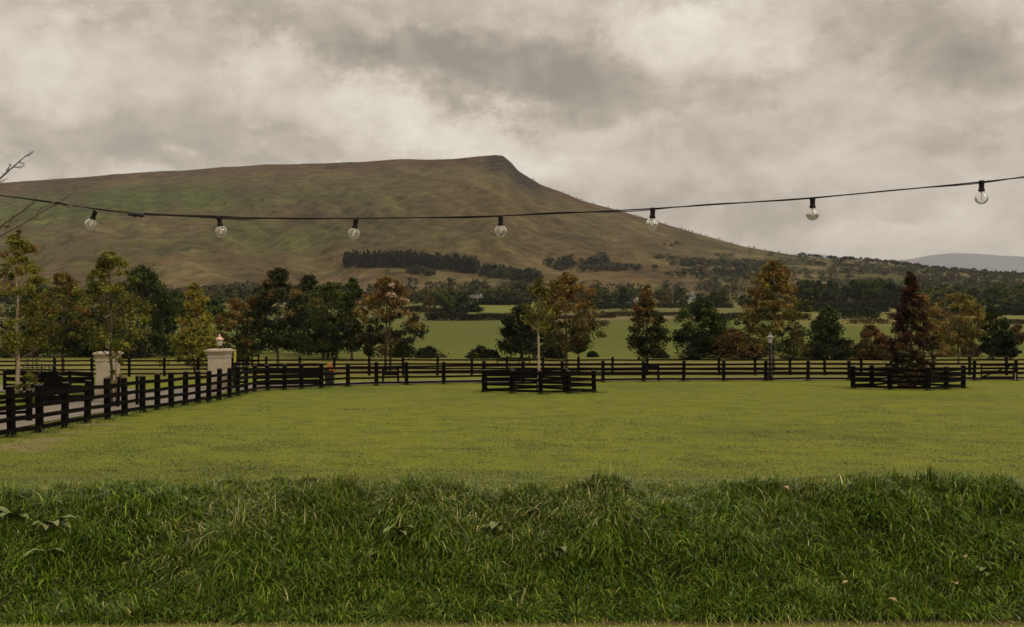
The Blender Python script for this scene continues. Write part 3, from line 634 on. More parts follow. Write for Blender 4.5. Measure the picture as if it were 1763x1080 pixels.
T('mid green rounded tree on several stems, left of the twin stemmed orange tree', 568, 118, 486, 52, shape='round', base=.12, nclu=90, nleaf=8000, pal=(('dkgreen', 2), ('mid', 2), ('dark', 1)), top=(('mid', 3), ('olive', 2)), topfrac=.45, trunk_r=.13, stems=4, clr=.2)
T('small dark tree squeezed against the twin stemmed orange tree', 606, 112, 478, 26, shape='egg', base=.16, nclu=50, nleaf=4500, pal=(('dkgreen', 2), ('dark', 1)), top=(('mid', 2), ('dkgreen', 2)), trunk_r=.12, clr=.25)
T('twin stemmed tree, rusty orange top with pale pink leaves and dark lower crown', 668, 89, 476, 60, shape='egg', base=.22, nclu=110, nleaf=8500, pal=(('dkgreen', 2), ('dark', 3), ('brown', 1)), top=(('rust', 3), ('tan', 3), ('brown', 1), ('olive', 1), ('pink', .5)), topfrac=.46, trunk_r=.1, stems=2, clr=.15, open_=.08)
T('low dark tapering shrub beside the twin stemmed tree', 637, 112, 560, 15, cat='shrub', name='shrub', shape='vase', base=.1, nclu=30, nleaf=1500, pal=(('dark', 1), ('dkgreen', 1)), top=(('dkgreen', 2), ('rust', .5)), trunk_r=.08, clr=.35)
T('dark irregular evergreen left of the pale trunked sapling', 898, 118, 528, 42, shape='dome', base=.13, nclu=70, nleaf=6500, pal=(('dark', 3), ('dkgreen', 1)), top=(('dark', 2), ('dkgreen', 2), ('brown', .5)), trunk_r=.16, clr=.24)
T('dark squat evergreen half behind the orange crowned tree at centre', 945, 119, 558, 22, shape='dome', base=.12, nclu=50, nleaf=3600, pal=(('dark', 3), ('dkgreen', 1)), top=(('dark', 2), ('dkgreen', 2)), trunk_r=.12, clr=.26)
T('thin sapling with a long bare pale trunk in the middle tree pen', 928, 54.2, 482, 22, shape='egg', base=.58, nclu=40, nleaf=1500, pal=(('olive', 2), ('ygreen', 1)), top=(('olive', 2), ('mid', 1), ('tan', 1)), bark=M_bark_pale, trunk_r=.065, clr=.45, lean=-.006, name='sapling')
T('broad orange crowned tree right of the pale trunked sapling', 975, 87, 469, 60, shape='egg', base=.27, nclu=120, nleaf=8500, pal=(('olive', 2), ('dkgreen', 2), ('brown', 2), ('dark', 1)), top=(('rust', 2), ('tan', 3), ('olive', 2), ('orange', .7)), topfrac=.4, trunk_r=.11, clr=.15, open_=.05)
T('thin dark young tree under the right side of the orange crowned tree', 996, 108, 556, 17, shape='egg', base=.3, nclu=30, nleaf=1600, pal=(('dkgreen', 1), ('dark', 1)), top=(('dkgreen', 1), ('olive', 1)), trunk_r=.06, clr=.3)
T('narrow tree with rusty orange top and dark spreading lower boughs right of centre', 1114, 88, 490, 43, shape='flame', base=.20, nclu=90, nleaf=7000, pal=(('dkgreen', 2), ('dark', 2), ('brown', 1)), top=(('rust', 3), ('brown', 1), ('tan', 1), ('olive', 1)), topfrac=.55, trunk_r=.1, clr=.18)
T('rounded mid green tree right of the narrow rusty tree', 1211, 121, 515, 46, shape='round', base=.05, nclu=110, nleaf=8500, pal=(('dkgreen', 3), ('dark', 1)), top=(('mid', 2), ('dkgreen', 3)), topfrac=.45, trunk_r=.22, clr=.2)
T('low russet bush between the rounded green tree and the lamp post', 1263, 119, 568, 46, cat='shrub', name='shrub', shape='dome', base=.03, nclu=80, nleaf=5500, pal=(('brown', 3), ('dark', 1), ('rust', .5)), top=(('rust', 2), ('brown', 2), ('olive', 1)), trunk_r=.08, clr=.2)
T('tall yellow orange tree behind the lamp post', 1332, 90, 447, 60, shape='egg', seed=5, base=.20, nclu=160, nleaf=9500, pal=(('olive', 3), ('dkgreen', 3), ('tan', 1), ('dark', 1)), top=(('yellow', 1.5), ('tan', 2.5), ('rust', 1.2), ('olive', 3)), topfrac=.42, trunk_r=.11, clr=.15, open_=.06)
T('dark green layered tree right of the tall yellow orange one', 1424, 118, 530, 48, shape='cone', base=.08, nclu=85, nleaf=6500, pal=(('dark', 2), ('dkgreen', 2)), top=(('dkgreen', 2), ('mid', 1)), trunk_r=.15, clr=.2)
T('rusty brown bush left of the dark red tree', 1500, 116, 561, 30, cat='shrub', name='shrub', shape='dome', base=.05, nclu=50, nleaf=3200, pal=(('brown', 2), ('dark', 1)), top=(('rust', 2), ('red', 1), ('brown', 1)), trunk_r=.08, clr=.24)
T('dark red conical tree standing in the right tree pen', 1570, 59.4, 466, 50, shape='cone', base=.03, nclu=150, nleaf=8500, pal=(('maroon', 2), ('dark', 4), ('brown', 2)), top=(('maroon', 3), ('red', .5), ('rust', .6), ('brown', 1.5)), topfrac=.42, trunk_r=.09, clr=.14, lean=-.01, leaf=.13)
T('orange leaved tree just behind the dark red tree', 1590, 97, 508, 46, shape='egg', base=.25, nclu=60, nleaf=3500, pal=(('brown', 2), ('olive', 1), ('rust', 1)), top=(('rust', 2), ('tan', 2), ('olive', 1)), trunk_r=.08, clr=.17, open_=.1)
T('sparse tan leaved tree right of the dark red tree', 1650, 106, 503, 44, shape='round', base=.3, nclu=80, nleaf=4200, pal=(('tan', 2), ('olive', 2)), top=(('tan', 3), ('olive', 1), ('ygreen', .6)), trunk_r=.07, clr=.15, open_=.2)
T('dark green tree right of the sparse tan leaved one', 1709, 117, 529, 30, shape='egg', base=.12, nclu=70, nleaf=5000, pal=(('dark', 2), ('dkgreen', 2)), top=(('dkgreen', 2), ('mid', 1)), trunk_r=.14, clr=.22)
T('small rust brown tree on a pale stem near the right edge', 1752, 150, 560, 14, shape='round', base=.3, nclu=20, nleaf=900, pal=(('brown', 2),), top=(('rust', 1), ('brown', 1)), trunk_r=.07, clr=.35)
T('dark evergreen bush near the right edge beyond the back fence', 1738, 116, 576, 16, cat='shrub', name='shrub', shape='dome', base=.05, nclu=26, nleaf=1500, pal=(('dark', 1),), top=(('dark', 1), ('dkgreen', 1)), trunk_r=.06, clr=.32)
for (px, top, hw, lab, pl) in [(738, 600, 27, 'long low dark bush in the pasture edge right of the twin stemmed tree', 'dark'), (690, 602, 14, 'small dark bush tucked against the twin stemmed tree, right side', 'dark'),
        (828, 598, 22, 'low dark bush left of the dark irregular evergreen', 'dark'), (850, 604, 9, 'smallest dark bush next to the dark irregular evergreen', 'dark'),
        (1136, 606, 16, 'flat dark bush at the foot of the narrow rusty tree', 'dark'), (1190, 603, 18, 'dark bush under the left side of the rounded green tree', 'dark'),
        (1372, 578, 24, 'loose yellowish shrub right of the lamp post', 'olive'), (1398, 590, 20, 'low yellow brown shrub below the dark layered tree', 'tan'), (1452, 588, 26, 'pale brown shrub between the dark layered tree and the rusty bush', 'tan'),
        (1630, 585, 20, 'low twiggy tan shrub beyond the fence right of the dark red tree', 'tan'), (1672, 588, 20, 'brown shrub under the sparse tan leaved tree', 'brown'), (1720, 590, 14, 'low yellowish shrub under the dark tree at right', 'olive'),
        (960, 604, 12, 'small dark shrub under the orange crowned tree', 'dark'), (1020, 606, 8, 'tiny dark shrub alone in the pasture edge right of centre', 'dark'), (1300, 585, 26, 'dark russet shrub left of the lamp post', 'brown'),
        (20, 598, 30, 'low dark shrub beyond the yard at the left edge', 'dark'), (160, 596, 26, 'low dark shrub above the left gate pillar', 'dark'), (1530, 590, 16, 'small dark shrub against the left of the dark red tree', 'dark')]:
    T(lab, px, 117 + (px % 7), top, hw, cat='shrub', name='shrub', shape='dome', base=.0, nclu=34, nleaf=1900, pal=((pl, 3), ('dkgreen' if pl == 'dark' else 'brown', 1)), top=((pl, 3), ('olive', .6)), trunk_r=.04, clr=.3, leaf=.2)

T('dark green tree filling the gap behind the light feathery tree', 300, 128, 505, 34, shape='dome', base=.03, nclu=60, nleaf=4500, pal=(('dark', 2), ('dkgreen', 3)), top=(('dkgreen', 3), ('mid', 1)), trunk_r=.2, clr=.22)
T('olive green tree behind the russet tree at the right gate pillar', 436, 132, 512, 30, shape='dome', base=.04, nclu=50, nleaf=4200, pal=(('dkgreen', 2), ('dark', 1)), top=(('mid', 1), ('olive', 2), ('brown', 1)), trunk_r=.2, clr=.22)
# bare tree reaching in from the left
def bare_tree(px, Y):
    x, y = gp(px, Y); z0 = Hz(x, y); root = empty('bare_tree', (x, y, z0)); tag(root, 'bare leafless tree whose twigs reach in above the left edge', 'tree')
    o = Vector((x, y, z0)); rg = random.Random(3)
    bm = bmesh.new(); top = atY(-70, 255, Y) - o
    tube(bm, [(0, 0, -.2), (.05, 0, top.z * .4), (-.05, .05, top.z * .75), tuple(top)], [.16, .12, .07, .02], 8); bm_obj('trunk', bm, M_bark, root)
    def limb(a, b, r, depth, bm):
        a = Vector(a); b = Vector(b); m = a.lerp(b, .5) + Vector((rg.uniform(-.04, .04), rg.uniform(-.1, .1), rg.uniform(-.06, .02))); tube(bm, [a, m, b], [r, r * .7, r * .35], 5)
        if depth:
            d = b - a
            for k in range(9):
                t = .2 + .78 * k / 8; s = a.lerp(b, t); q = d.length * rg.uniform(.14, .3) * (1.1 - t * .5); v = d.normalized() * .8 + Vector((rg.uniform(-.5, .5), rg.uniform(-.6, .6), rg.uniform(-.7, .45)))
                limb(s, s + v.normalized() * q, r * .38, depth - 1, bm)
    for (a, b, r) in [((-62, 360), (45, 268), .032), ((-60, 425), (56, 352), .03), ((-62, 440), (118, 338), .02), ((-64, 300), (-10, 235), .03), ((-66, 330), (-130, 260), .03), ((-62, 380), (-140, 300), .03)]:
        bm = bmesh.new(); limb(atY(*a, Y) - o, atY(*b, Y) - o, r, 2, bm); bm_obj('branch', bm, M_bark, root)
bare_tree(-62, 26)

# ------------------------------------------------------------------ valley trees (individual copies) and hedges
def blob_tree_mesh(seed, shape, pal, top, n=900, leafs=.115, nclu=30, base=.06, trunk=True, clr=.26, Rw=.5):
    rg = np.random.default_rng(seed); cr_, tm = tree_mesh(rg, 1.0, Rw, shape=shape, base=base, nclu=nclu, nleaf=n, leaf=leafs, pal=pal, top=top, trunk_r=.03, clr=clr); return cr_, tm
kinds = [blob_tree_mesh(1, 'dome', (('dark', 1), ('dkgreen', 3)), (('dkgreen', 1), ('mid', 2))), blob_tree_mesh(2, 'round', (('dkgreen', 2), ('dark', 1)), (('mid', 2), ('dkgreen', 1))),
         blob_tree_mesh(3, 'dome', (('dkgreen', 1), ('mid', 1)), (('mid', 1), ('olive', 1))), blob_tree_mesh(4, 'egg', (('dark', 2), ('dkgreen', 1)), (('dkgreen', 1),)),
         blob_tree_mesh(5, 'dome', (('brown', 1), ('dkgreen', 1)), (('brown', 1), ('olive', 1))), blob_tree_mesh(6, 'round', (('dkgreen', 3),), (('dkgreen', 1), ('mid', 1), ('olive', 1)))]
VG = 'trees of the valley tree belt'
def far_tree(px, Y, h, w, k, label, group=VG, cat='tree', name='valley_tree'):
    x, y = gp(px, Y); root = empty(name, (x, y, Hz(x, y) - .1)); tag(root, label, cat, group)
    root.rotation_euler = (0, 0, rnd.uniform(0, 6.28)); root.scale = (w, w * rnd.uniform(.9, 1.1), h)
    link('crown', kinds[k][0], None, root); t = link('trunk', kinds[k][1], M_bark, root); return root
# mid distance specimens
far_tree(798, 425, 10.8, 11.5, 0, 'big round dark tree on the hedge line above the middle pasture', None)
far_tree(738, 430, 9.0, 5.5, 4, 'slim tree with a pale trunk left of the big round dark valley tree', None)
far_tree(772, 520, 9.0, 9.0, 1, 'tree just behind the big round dark valley tree, left side', None)
far_tree(1074, 560, 11, 7.5, 3, 'dark upright tree in the valley left of the narrow rusty tree', None)
far_tree(1228, 640, 9, 8.0, 3, 'dark valley tree showing above the rounded green tree', None)
far_tree(1242, 650, 10, 7, 1, 'dark valley tree left of the tall yellow orange tree', None)
far_tree(60, 520, 10, 13, 0, 'dark tree clump above the left field, first from the left edge', None)
far_tree(95, 430, 9, 9, 3, 'grey green leaning tree above the left field', None)
far_tree(1150, 610, 7, 9, 4, 'brownish tree in the valley beside the utility pole', None)
for px_, hp_, k_, lb_ in ((268, 46, 0, 'first'), (322, 40, 5, 'second'), (372, 44, 1, 'third'), (418, 38, 4, 'fourth'), (452, 46, 0, 'fifth')):
    far_tree(px_, 345 + px_ % 9, hp_ / F * 345, hp_ * 1.35 / F * 345, k_, 'valley tree showing between the left group of trees, %s from the left' % lb_, 'valley trees glimpsed between the left group')
lab = ['dark green domed tree in the valley tree belt below the hill', 'rounded green tree in the valley tree belt below the hill', 'lighter green tree in the valley tree belt below the hill', 'dark upright tree in the valley tree belt below the hill', 'brownish autumn tree in the valley tree belt below the hill', 'broad dark tree in the valley tree belt below the hill']
r2 = random.Random(21)
for i in range(150):
    px = -120 + i * 13.2 + r2.uniform(-6, 6); Y = r2.uniform(680, 860); hpx = r2.uniform(15, 31) * (1.0 if px > 400 else .9)
    if 1380 < px < 1560 or (1140 < px < 1380 and i % 2): continue
    h = hpx / F * Y; w = h * r2.uniform(1.0, 1.7); k = r2.choice([0, 0, 1, 2, 3, 4, 5, 5]); far_tree(px, Y, h, w, k, lab[k])
for i in range(22):     # tall row on the right
    px = 1378 + i * 8.2 + r2.uniform(-3, 3); Y = r2.uniform(640, 670); h = r2.uniform(30, 47) / F * Y; k = r2.choice([0, 1, 3, 3]); far_tree(px, Y, h, h * r2.uniform(.5, .8), k, ['tall dark domed tree', 'tall rounded green tree', '', 'tall dark upright tree'][k] + ' in the row beside the white cottages', 'tall trees beside the white cottages')
for i in range(34):     # right of it, nearer rows
    px = 1560 + i * 7 + r2.uniform(-4, 4); Y = r2.uniform(560, 900); h = r2.uniform(14, 30) / F * Y; k = r2.choice([0, 1, 2, 5, 5]); far_tree(px, Y, h, h * r2.uniform(1.0, 1.7), k, lab[k])
# hedges: a leafy box along a line
def hedge(label, pts, h, w, pal, leaf=.6, dens=3.6, name='hedge'):
    rg = np.random.default_rng(int(abs(pts[0][0]) * 10 + pts[0][1])); P = np.array(pts, float); seg = np.linalg.norm(np.diff(P, axis=0), axis=1); Lt = seg.sum(); n = int(Lt * dens * 16 * h)
    s = rg.random(n) * Lt; cum = np.concatenate([[0], np.cumsum(seg)]); x = np.interp(s, cum, P[:, 0]); y = np.interp(s, cum, P[:, 1])
    hl = h * (1 + .35 * fbm(s * .12, s * 0, 17, 3) * 2)
    x = x + rg.normal(size=n) * w * .28; y = y + rg.normal(size=n) * w * .28; z = H(x, y) + CH + rg.random(n) ** .7 * hl
    nrm = rg.normal(size=(n, 3)) + np.array([0, -.2, .5]); nrm /= np.linalg.norm(nrm, axis=1)[:, None]; t = np.cross(nrm, rg.normal(size=(n, 3))); t /= np.linalg.norm(t, axis=1)[:, None]; b = np.cross(nrm, t)
    p = np.stack([x, y, z], 1); sz = leaf * rg.uniform(.6, 1.4, n)[:, None]
    V = np.stack([p - t * sz * .5, p + b * sz * .4, p + t * sz * .5, p - b * sz * .4], 1).reshape(-1, 3)
    ix = rg.integers(0, len(pal), n); c = np.array([PAL[q] for q in pal])[ix] * rg.uniform(.7, 1.3, n)[:, None]
    o = link(name, np_mesh(name, V, np.arange(len(V)).reshape(-1, 4), col=np.repeat(c, 4, 0)), M_leaf); tag(o, label, 'hedge'); return o
def gl(*a): return [gp(px, Y) for px, Y in a]
hedge('long clipped dark hedge at the top of the bright strip field, centre', gl((815, 700), (912, 705)), 4.0, 3, ('dark', 'dark', 'dkgreen'), .8)
hedge('brownish hedge with stone along the top of the middle pasture', gl((735, 415), (800, 412), (870, 418)), 3.0, 2.5, ('brown', 'dark', 'dark'), .5)
hedge('thin dark hedge along the far edge of the middle pasture behind the centre trees', gl((870, 418), (960, 430), (1060, 440)), 1.5, 2, ('brown', 'dark'), .5)
hedge('dark hedge crossing the fields between the narrow rusty and rounded green trees', gl((1030, 300), (1045, 302)), 1.6, 2.5, ('dark', 'brown'), .4)
hedge('dark hedge below the white cottages on the right', gl((1370, 620), (1560, 640)), 4.0, 3, ('dark', 'dark', 'brown'), .8)
hedge('broad dark hedge across the right fields above the dark layered tree', gl((1446, 420), (1480, 415), (1512, 418)), 3.8, 4, ('dark', 'dkgreen', 'dkgreen'), .5)
hedge('long dark hedge right of the sparse tan leaved tree', gl((1560, 470), (1650, 480), (1763, 490), (1900, 500)), 3.4, 4, ('dark', 'dkgreen'), .6)
hedge('low rusty hedge in the fields at the right, in front of the broad dark hedge', gl((1465, 330), (1530, 335)), 1.3, 2, ('brown', 'rust', 'dark'), .4)
hedge('dark hedge behind the dark red tree and its neighbours', gl((1530, 400), (1640, 410)), 2.4, 3, ('dark', 'brown', 'red'), .5)
hedge('straight hedge in the valley right of the narrow rusty tree, beneath the utility pole', gl((1130, 640), (1190, 640), (1260, 650)), 2.5, 3, ('dark', 'brown'), .7)
hedge('thin brown hedge between two pastures just left of the rounded green tree', gl((1040, 470), (1110, 466), (1180, 474)), 1.8, 2.5, ('brown', 'dark'), .5)
hedge('thin hedge at the top of the olive field right of the orange crowned tree', gl((940, 590), (1030, 585), (1120, 600)), 2.6, 3, ('dkgreen', 'dark'), .6)
hedge('hedge running behind the tall yellow orange tree', gl((1230, 380), (1320, 372), (1390, 385)), 2.2, 3, ('dkgreen', 'brown', 'dark'), .5)
hedge('low hedge in the right hand fields left of the broad dark hedge', gl((1370, 520), (1440, 515), (1530, 525)), 2.4, 3, ('dark', 'dkgreen'), .6)
hedge('low hedge crossing the pasture near the right edge', gl((1600, 330), (1700, 326), (1800, 335)), 1.6, 2.5, ('brown', 'dkgreen'), .45)
hedge('short hedge at the foot of the valley trees left of the middle pasture', gl((690, 560), (760, 556), (830, 560)), 2.6, 3, ('dark', 'dkgreen'), .6)
hedge('low hedge at the left side below the dark tree clump', gl((-60, 480), (60, 470), (130, 500)), 2.2, 3, ('dark', 'dkgreen'), .6)
hedge('dark hedge line across the valley behind the orange crowned tree', gl((1010, 640), (1075, 640)), 3, 3, ('dark', 'dkgreen'), .7)

# ------------------------------------------------------------------ woods and scrub on the hill: masses nobody could count
def wood(name, label, spots, pal, cone=True, leaf=.26, n_per=44, cat='woodland'):
    rg = np.random.default_rng(len(spots)); Vs = []; Cs = []
    for (x, y, h, w) in spots:
        z0 = Hz(x, y); n = n_per; t = rg.random(n) ** .8
        r = (w * .5 * ((1 - t) ** .7 if cone else np.sqrt(np.clip(1 - (t * 1.02 - .12) ** 2, 0, 1)))) * np.sqrt(rg.random(n)); a = rg.random(n) * 6.28
        p = np.stack([x + r * np.cos(a), y + r * np.sin(a), z0 + h * (.02 + .98 * t)], 1)
        nrm = rg.normal(size=(n, 3)) + np.array([0, 0, .6]); nrm /= np.linalg.norm(nrm, axis=1)[:, None]; tt = np.cross(nrm, rg.normal(size=(n, 3))); tt /= np.linalg.norm(tt, axis=1)[:, None]; b = np.cross(nrm, tt)
        sz = (w * leaf * rg.uniform(.6, 1.3, n))[:, None]; Vs.append(np.stack([p - tt * sz * .6, p + b * sz * .45, p + tt * sz * .6, p - b * sz * .45], 1).reshape(-1, 3))
        col = np.array(PAL[pal[rg.integers(0, len(pal))]]) * rg.uniform(.75, 1.3); Cs.append(np.repeat(col[None] * rg.uniform(.75, 1.25, (n, 1)), 4, 0))
    V = np.vstack(Vs); o = link(name, np_mesh(name, V, np.arange(len(V)).reshape(-1, 4), col=np.vstack(Cs)), M_leaf); tag(o, label, cat, kind='stuff'); return o
def hillY(px, py):      # distance at which the hillside shows at this pixel
    ys = np.linspace(700, 2600, 1500); x = (px - CX) / F * ys; sc = HY - H(x, ys) / ys * F
    m = np.minimum.accumulate(sc); i = np.argmax(m <= py); return float(ys[i]) if m[-1] <= py else None
PAL['heath'] = (.055, .050, .026); PAL['conifer'] = (.028, .029, .018); PAL['scrub'] = (.052, .052, .023)
r3 = random.Random(9)
sp = []
for i in range(330):
    t = r3.random(); px = 592 + t * 232; top = 441 if t < .6 else 441 + (t - .6) / .4 * 12; bot = 461 + max(0, t - .5) * 22; py = bot - r3.random() ** 1.2 * 9; Y = hillY(px, py)
    if Y: sp.append((*gp(px, Y), r3.uniform(11, 14.5), r3.uniform(7, 10)))
wood('conifer_plantation', 'dark conifer plantation in a long block across the lower hillside', sp, ('conifer', 'dark'), True)
sp = []
for i in range(150):
    t = r3.random(); px = 832 + t * 98; py = 472 + t * 14 + r3.uniform(-3, 3); Y = hillY(px, py)
    if Y: sp.append((*gp(px, Y), r3.uniform(6, 12), r3.uniform(5, 9)))
wood('hillside_wood', 'dark mixed wood running down from the conifer plantation towards the valley', sp, ('conifer', 'scrub', 'dark'), False)
sp = []
for (cx_, cy_, sw, n_, hh) in [(966, 460, 18, 26, 11), (1022, 455, 22, 30, 10), (1050, 464, 45, 40, 6), (715, 470, 20, 10, 6), (740, 473, 10, 4, 5), (667, 468, 2, 1, 8), (1210, 455, 45, 50, 6), (1300, 458, 60, 60, 7), (1250, 472, 70, 50, 5), (880, 478, 30, 20, 6)]:
    for i in range(n_):
        px = cx_ + r3.gauss(0, sw * .6); Y = hillY(px, cy_ + r3.gauss(0, 2.2))
        if Y: sp.append((*gp(px, Y), hh * r3.uniform(.5, 1.2), r3.uniform(6, 12)))
wood('hillside_copses', 'scattered dark copses and thorn bushes on the lower hillside', sp, ('conifer', 'scrub', 'scrub'), False)
sp = []; tries = 0
while len(sp) < 1350 and tries < 12000:
    tries += 1; px = r3.uniform(1130, 2050); Y = r3.uniform(900, 1900); x, y = gp(px, Y)
    dn = float(vnoise(np.array([x * .012]), np.array([y * .02]), 401)[0]) + (px - 1430) * .0009
    if r3.random() < max(0, dn - .38) * 2: sp.append((x, y, r3.uniform(3.0, 8), r3.uniform(7, 15)))
wood('hillside_scrub', 'grey green thorn scrub covering the low ground right of the mountain', sp, ('scrub', 'heath', 'scrub', 'heath', 'dkgreen'), False, leaf=.2, n_per=40)
sp = []
for i in range(50):
    px = r3.uniform(915, 1420); 
    ys = np.linspace(1600, 2700, 240); x = (px - CX) / F * ys; sc = H(x, ys) / ys; j = int(np.argmax(sc)); sp.append((float(x[j]), float(ys[j]), r3.uniform(1, 2.6), r3.uniform(2, 5)))
for i in range(150):
    px = r3.uniform(1380, 1900); ys = np.linspace(1000, 2300, 240); x = (px - CX) / F * ys; sc = H(x, ys) / ys; j = int(np.argmax(sc)); sp.append((float(x[j]), float(ys[j]), r3.uniform(2, 5.5), r3.uniform(6, 14)))
wood('ridge_bushes', 'small dark bushes dotted along the descending skyline on the right', sp, ('scrub', 'conifer'), False)
sp = []
for i in range(420):
    px = r3.uniform(-150, 1180); Y = r3.uniform(860, 1020); sp.append((*gp(px, Y), r3.uniform(2.5, 8), r3.uniform(7, 14)))
wood('foot_scrub', 'dark scrub and hedgerow mass along the foot of the hill', sp, ('dark', 'dkgreen', 'scrub', 'brown', 'heath'), False, leaf=.2, n_per=36)

# ------------------------------------------------------------------ cottages and poles far away
def cottage(label, px, Y, w, h, d, rz, gable=False):
    x, y = gp(px, Y); root = empty('cottage', (x, y, Hz(x, y)), rz); tag(root, label, 'house')
    bm = bmesh.new(); box(bm, -w / 2, w / 2, -d / 2, d / 2, -.5, h)
    v = [bm.verts.new(p) for p in ((-w/2, -d/2, h), (-w/2, d/2, h), (-w/2, 0, h + d * .42), (w/2, -d/2, h), (w/2, d/2, h), (w/2, 0, h + d * .42))]; bm.faces.new(v[:3]); bm.faces.new((v[3], v[5], v[4]))
    bm_obj('wall', bm, M_white, root)
    bm = bmesh.new()
    for s in (-1, 1):
        a = Vector((0, s * d / 2 * 1.08, h - .12)); b = Vector((0, 0, h + d * .42 + .06)); q = [bm.verts.new((sx_ * w / 2 * 1.04, p.y, p.z + dz)) for dz in (.06, .28) for sx_, p in ((-1, a), (1, a), (1, b), (-1, b))]
        for f in ((0,3,2,1),(4,5,6,7),(0,1,5,4),(1,2,6,5),(2,3,7,6),(3,0,4,7)): bm.faces.new([q[i] for i in f])
    bm_obj('roof', bm, M_slate, root)
    bm = bmesh.new(); box(bm, w * .3, w * .3 + 1, -.5, .5, h + d * .3, h + d * .42 + 1.2); bm_obj('chimney', bm, M_white, root)
    for k in (-1, 0, 1):
        bm = bmesh.new(); box(bm, k * w * .3 - .5, k * w * .3 + .5, -d / 2 - .05, -d / 2 - .01, h * .35, h * .75); bm_obj('window', bm, M_slate, root)
cottage('tiny white cottage among the tall trees, left of the pinkish one', 1463, 655, 4.5, 3.6, 5, .3)
cottage('low white farmhouse with a dark roof behind the dark hedge, right', 1497, 662, 11, 3.2, 6, .1)
cottage('pale pinkish house gable just left of the dark red tree top', 1519, 668, 6, 5, 7, 1.2)
cottage('small pale cottage far off in the valley, right of the big round dark tree', 820, 720, 8, 3, 6, .1)
cottage('small pale house beside the utility pole in the valley', 1187, 760, 6, 4, 6, .5)
cottage('tiny pale house in the valley above the bare field left of the narrow rusty tree', 1090, 640, 6, 2.6, 5, .2)
def pole(label, px, Y, h):
    x, y = gp(px, Y); root = empty('utility_pole', (x, y, Hz(x, y))); tag(root, label, 'utility pole')
    bm = bmesh.new(); tube(bm, [(0, 0, -.5), (0, 0, h)], [.22, .15], 7); bm_obj('pole', bm, M_pole, root)
    bm = bmesh.new(); box(bm, -.9, .9, -.06, .06, h - .5, h - .35); bm_obj('crossarm', bm, M_pole, root)
pole('tall pale utility pole in the valley between the rusty and rounded green trees', 1158, 630, 10.5)
pole('short utility pole in the valley further right, near the yellow orange tree', 1257, 700, 8)
pole('utility pole beside the pale cottage in the valley, left of centre', 822, 690, 8)

# ------------------------------------------------------------------ festoon lights
def Dx(px): return 4.75 + (px - 159) / (1690 - 159) * (4.18 - 4.75)
def wpt(px, py): return atY(px, py, Dx(px))
wy = [(-420, 268), (-200, 307), (0, 336.5), (60, 345), (100, 350.5), (164, 360.5), (240, 367.5), (300, 370.5), (377, 373.8), (460, 375.6), (540, 376.3), (613, 376.3), (740, 374.8), (862, 372), (990, 366.5), (1124, 359.5), (1260, 350.5), (1399, 341), (1540, 328), (1690, 313.5), (1763, 305.5), (1960, 281), (2200, 247)]
_wx = np.array([p[0] for p in wy], float); _wyy = np.array([p[1] for p in wy], float)
def wirey(px):
    # smooth interpolation
    s = 0; w = 0
    for d in (-50, -25, 0, 25, 50): s += float(np.interp(px + d, _wx, _wyy))
    return s / 5
cable = empty('string_light_cable', wpt(0, 336.5)); tag(cable, 'thin black cable sagging across the view with festoon bulbs hanging from it', 'cable'); co = cable.location.copy()
bm = bmesh.new(); pts = [wpt(px, wirey(px)) - co for px in range(-400, 2180, 12)]; tube(bm, pts, .0027, 6); bm_obj('support_wire', bm, M_cable, cable, True)
bm = bmesh.new(); pts = []
for px in range(-400, 2180, 6):
    a = px / 46.0; j = 1.0 + .5 * math.sin(px / 130.0); p = wpt(px, wirey(px)) - co
    pts.append(p + Vector((0, .0035 * math.cos(a) * j, .0035 * math.sin(a) * j - .0008)))
tube(bm, pts, .0018, 5); bm_obj('power_lead', bm, M_cable, cable, True)
seg = [(-300, 320), (-150, 330), (-40, 340), (0, 345), (25, 353), (50, 359.5), (66, 361), (78, 357), (92, 349.5), (103, 347.2), (115, 350.5), (128, 356.5), (142, 358.5), (158, 362.5), (180, 365.5), (205, 369.5), (225, 371)]
def spl(seg, n=5):
    o = []
    for i in range(len(seg) - 1):
        p0 = seg[max(i - 1, 0)]; p1 = seg[i]; p2 = seg[i + 1]; p3 = seg[min(i + 2, len(seg) - 1)]
        for k in range(n):
            t = k / n; o.append(tuple(.5 * ((2 * p1[j]) + (-p0[j] + p2[j]) * t + (2 * p0[j] - 5 * p1[j] + 4 * p2[j] - p3[j]) * t * t + (-p0[j] + 3 * p1[j] - 3 * p2[j] + p3[j]) * t ** 3) for j in (0, 1)))
    return o + [seg[-1]]
bm = bmesh.new(); tube(bm, [wpt(*p) - co - Vector((0, .006, 0)) for p in spl(seg)], .0028, 6); bm_obj('loose_lead', bm, M_twine, cable, True)
bm = bmesh.new(); tube(bm, [wpt(*p) - co - Vector((0, .006, 0)) for p in spl([(253, 370), (290, 371), (330, 373), (377, 376), (410, 377.5), (440, 376.5), (462, 376)])], .0036, 6); bm_obj('taped_join', bm, M_cable, cable, True)
bm = bmesh.new(); pr = [(r_ * 1.45, z_) for r_, z_ in [(.0035, 0), (.0058, .006), (.0058, .024), (.0080, .026), (.0080, .034), (.0062, .036), (.0062, .052), (.0072, .054), (.0072, .060), (.004, .072)]]
a, b = wpt(221, 367.5), wpt(256, 370.5); dq = (b - a).to_track_quat('Z', 'X').to_matrix().to_4x4(); lathe(bm, pr, 14, mat=Matrix.Translation(a - co - Vector((0, .004, .002))) @ dq); bm_obj('connector', bm, M_iron, cable, True)
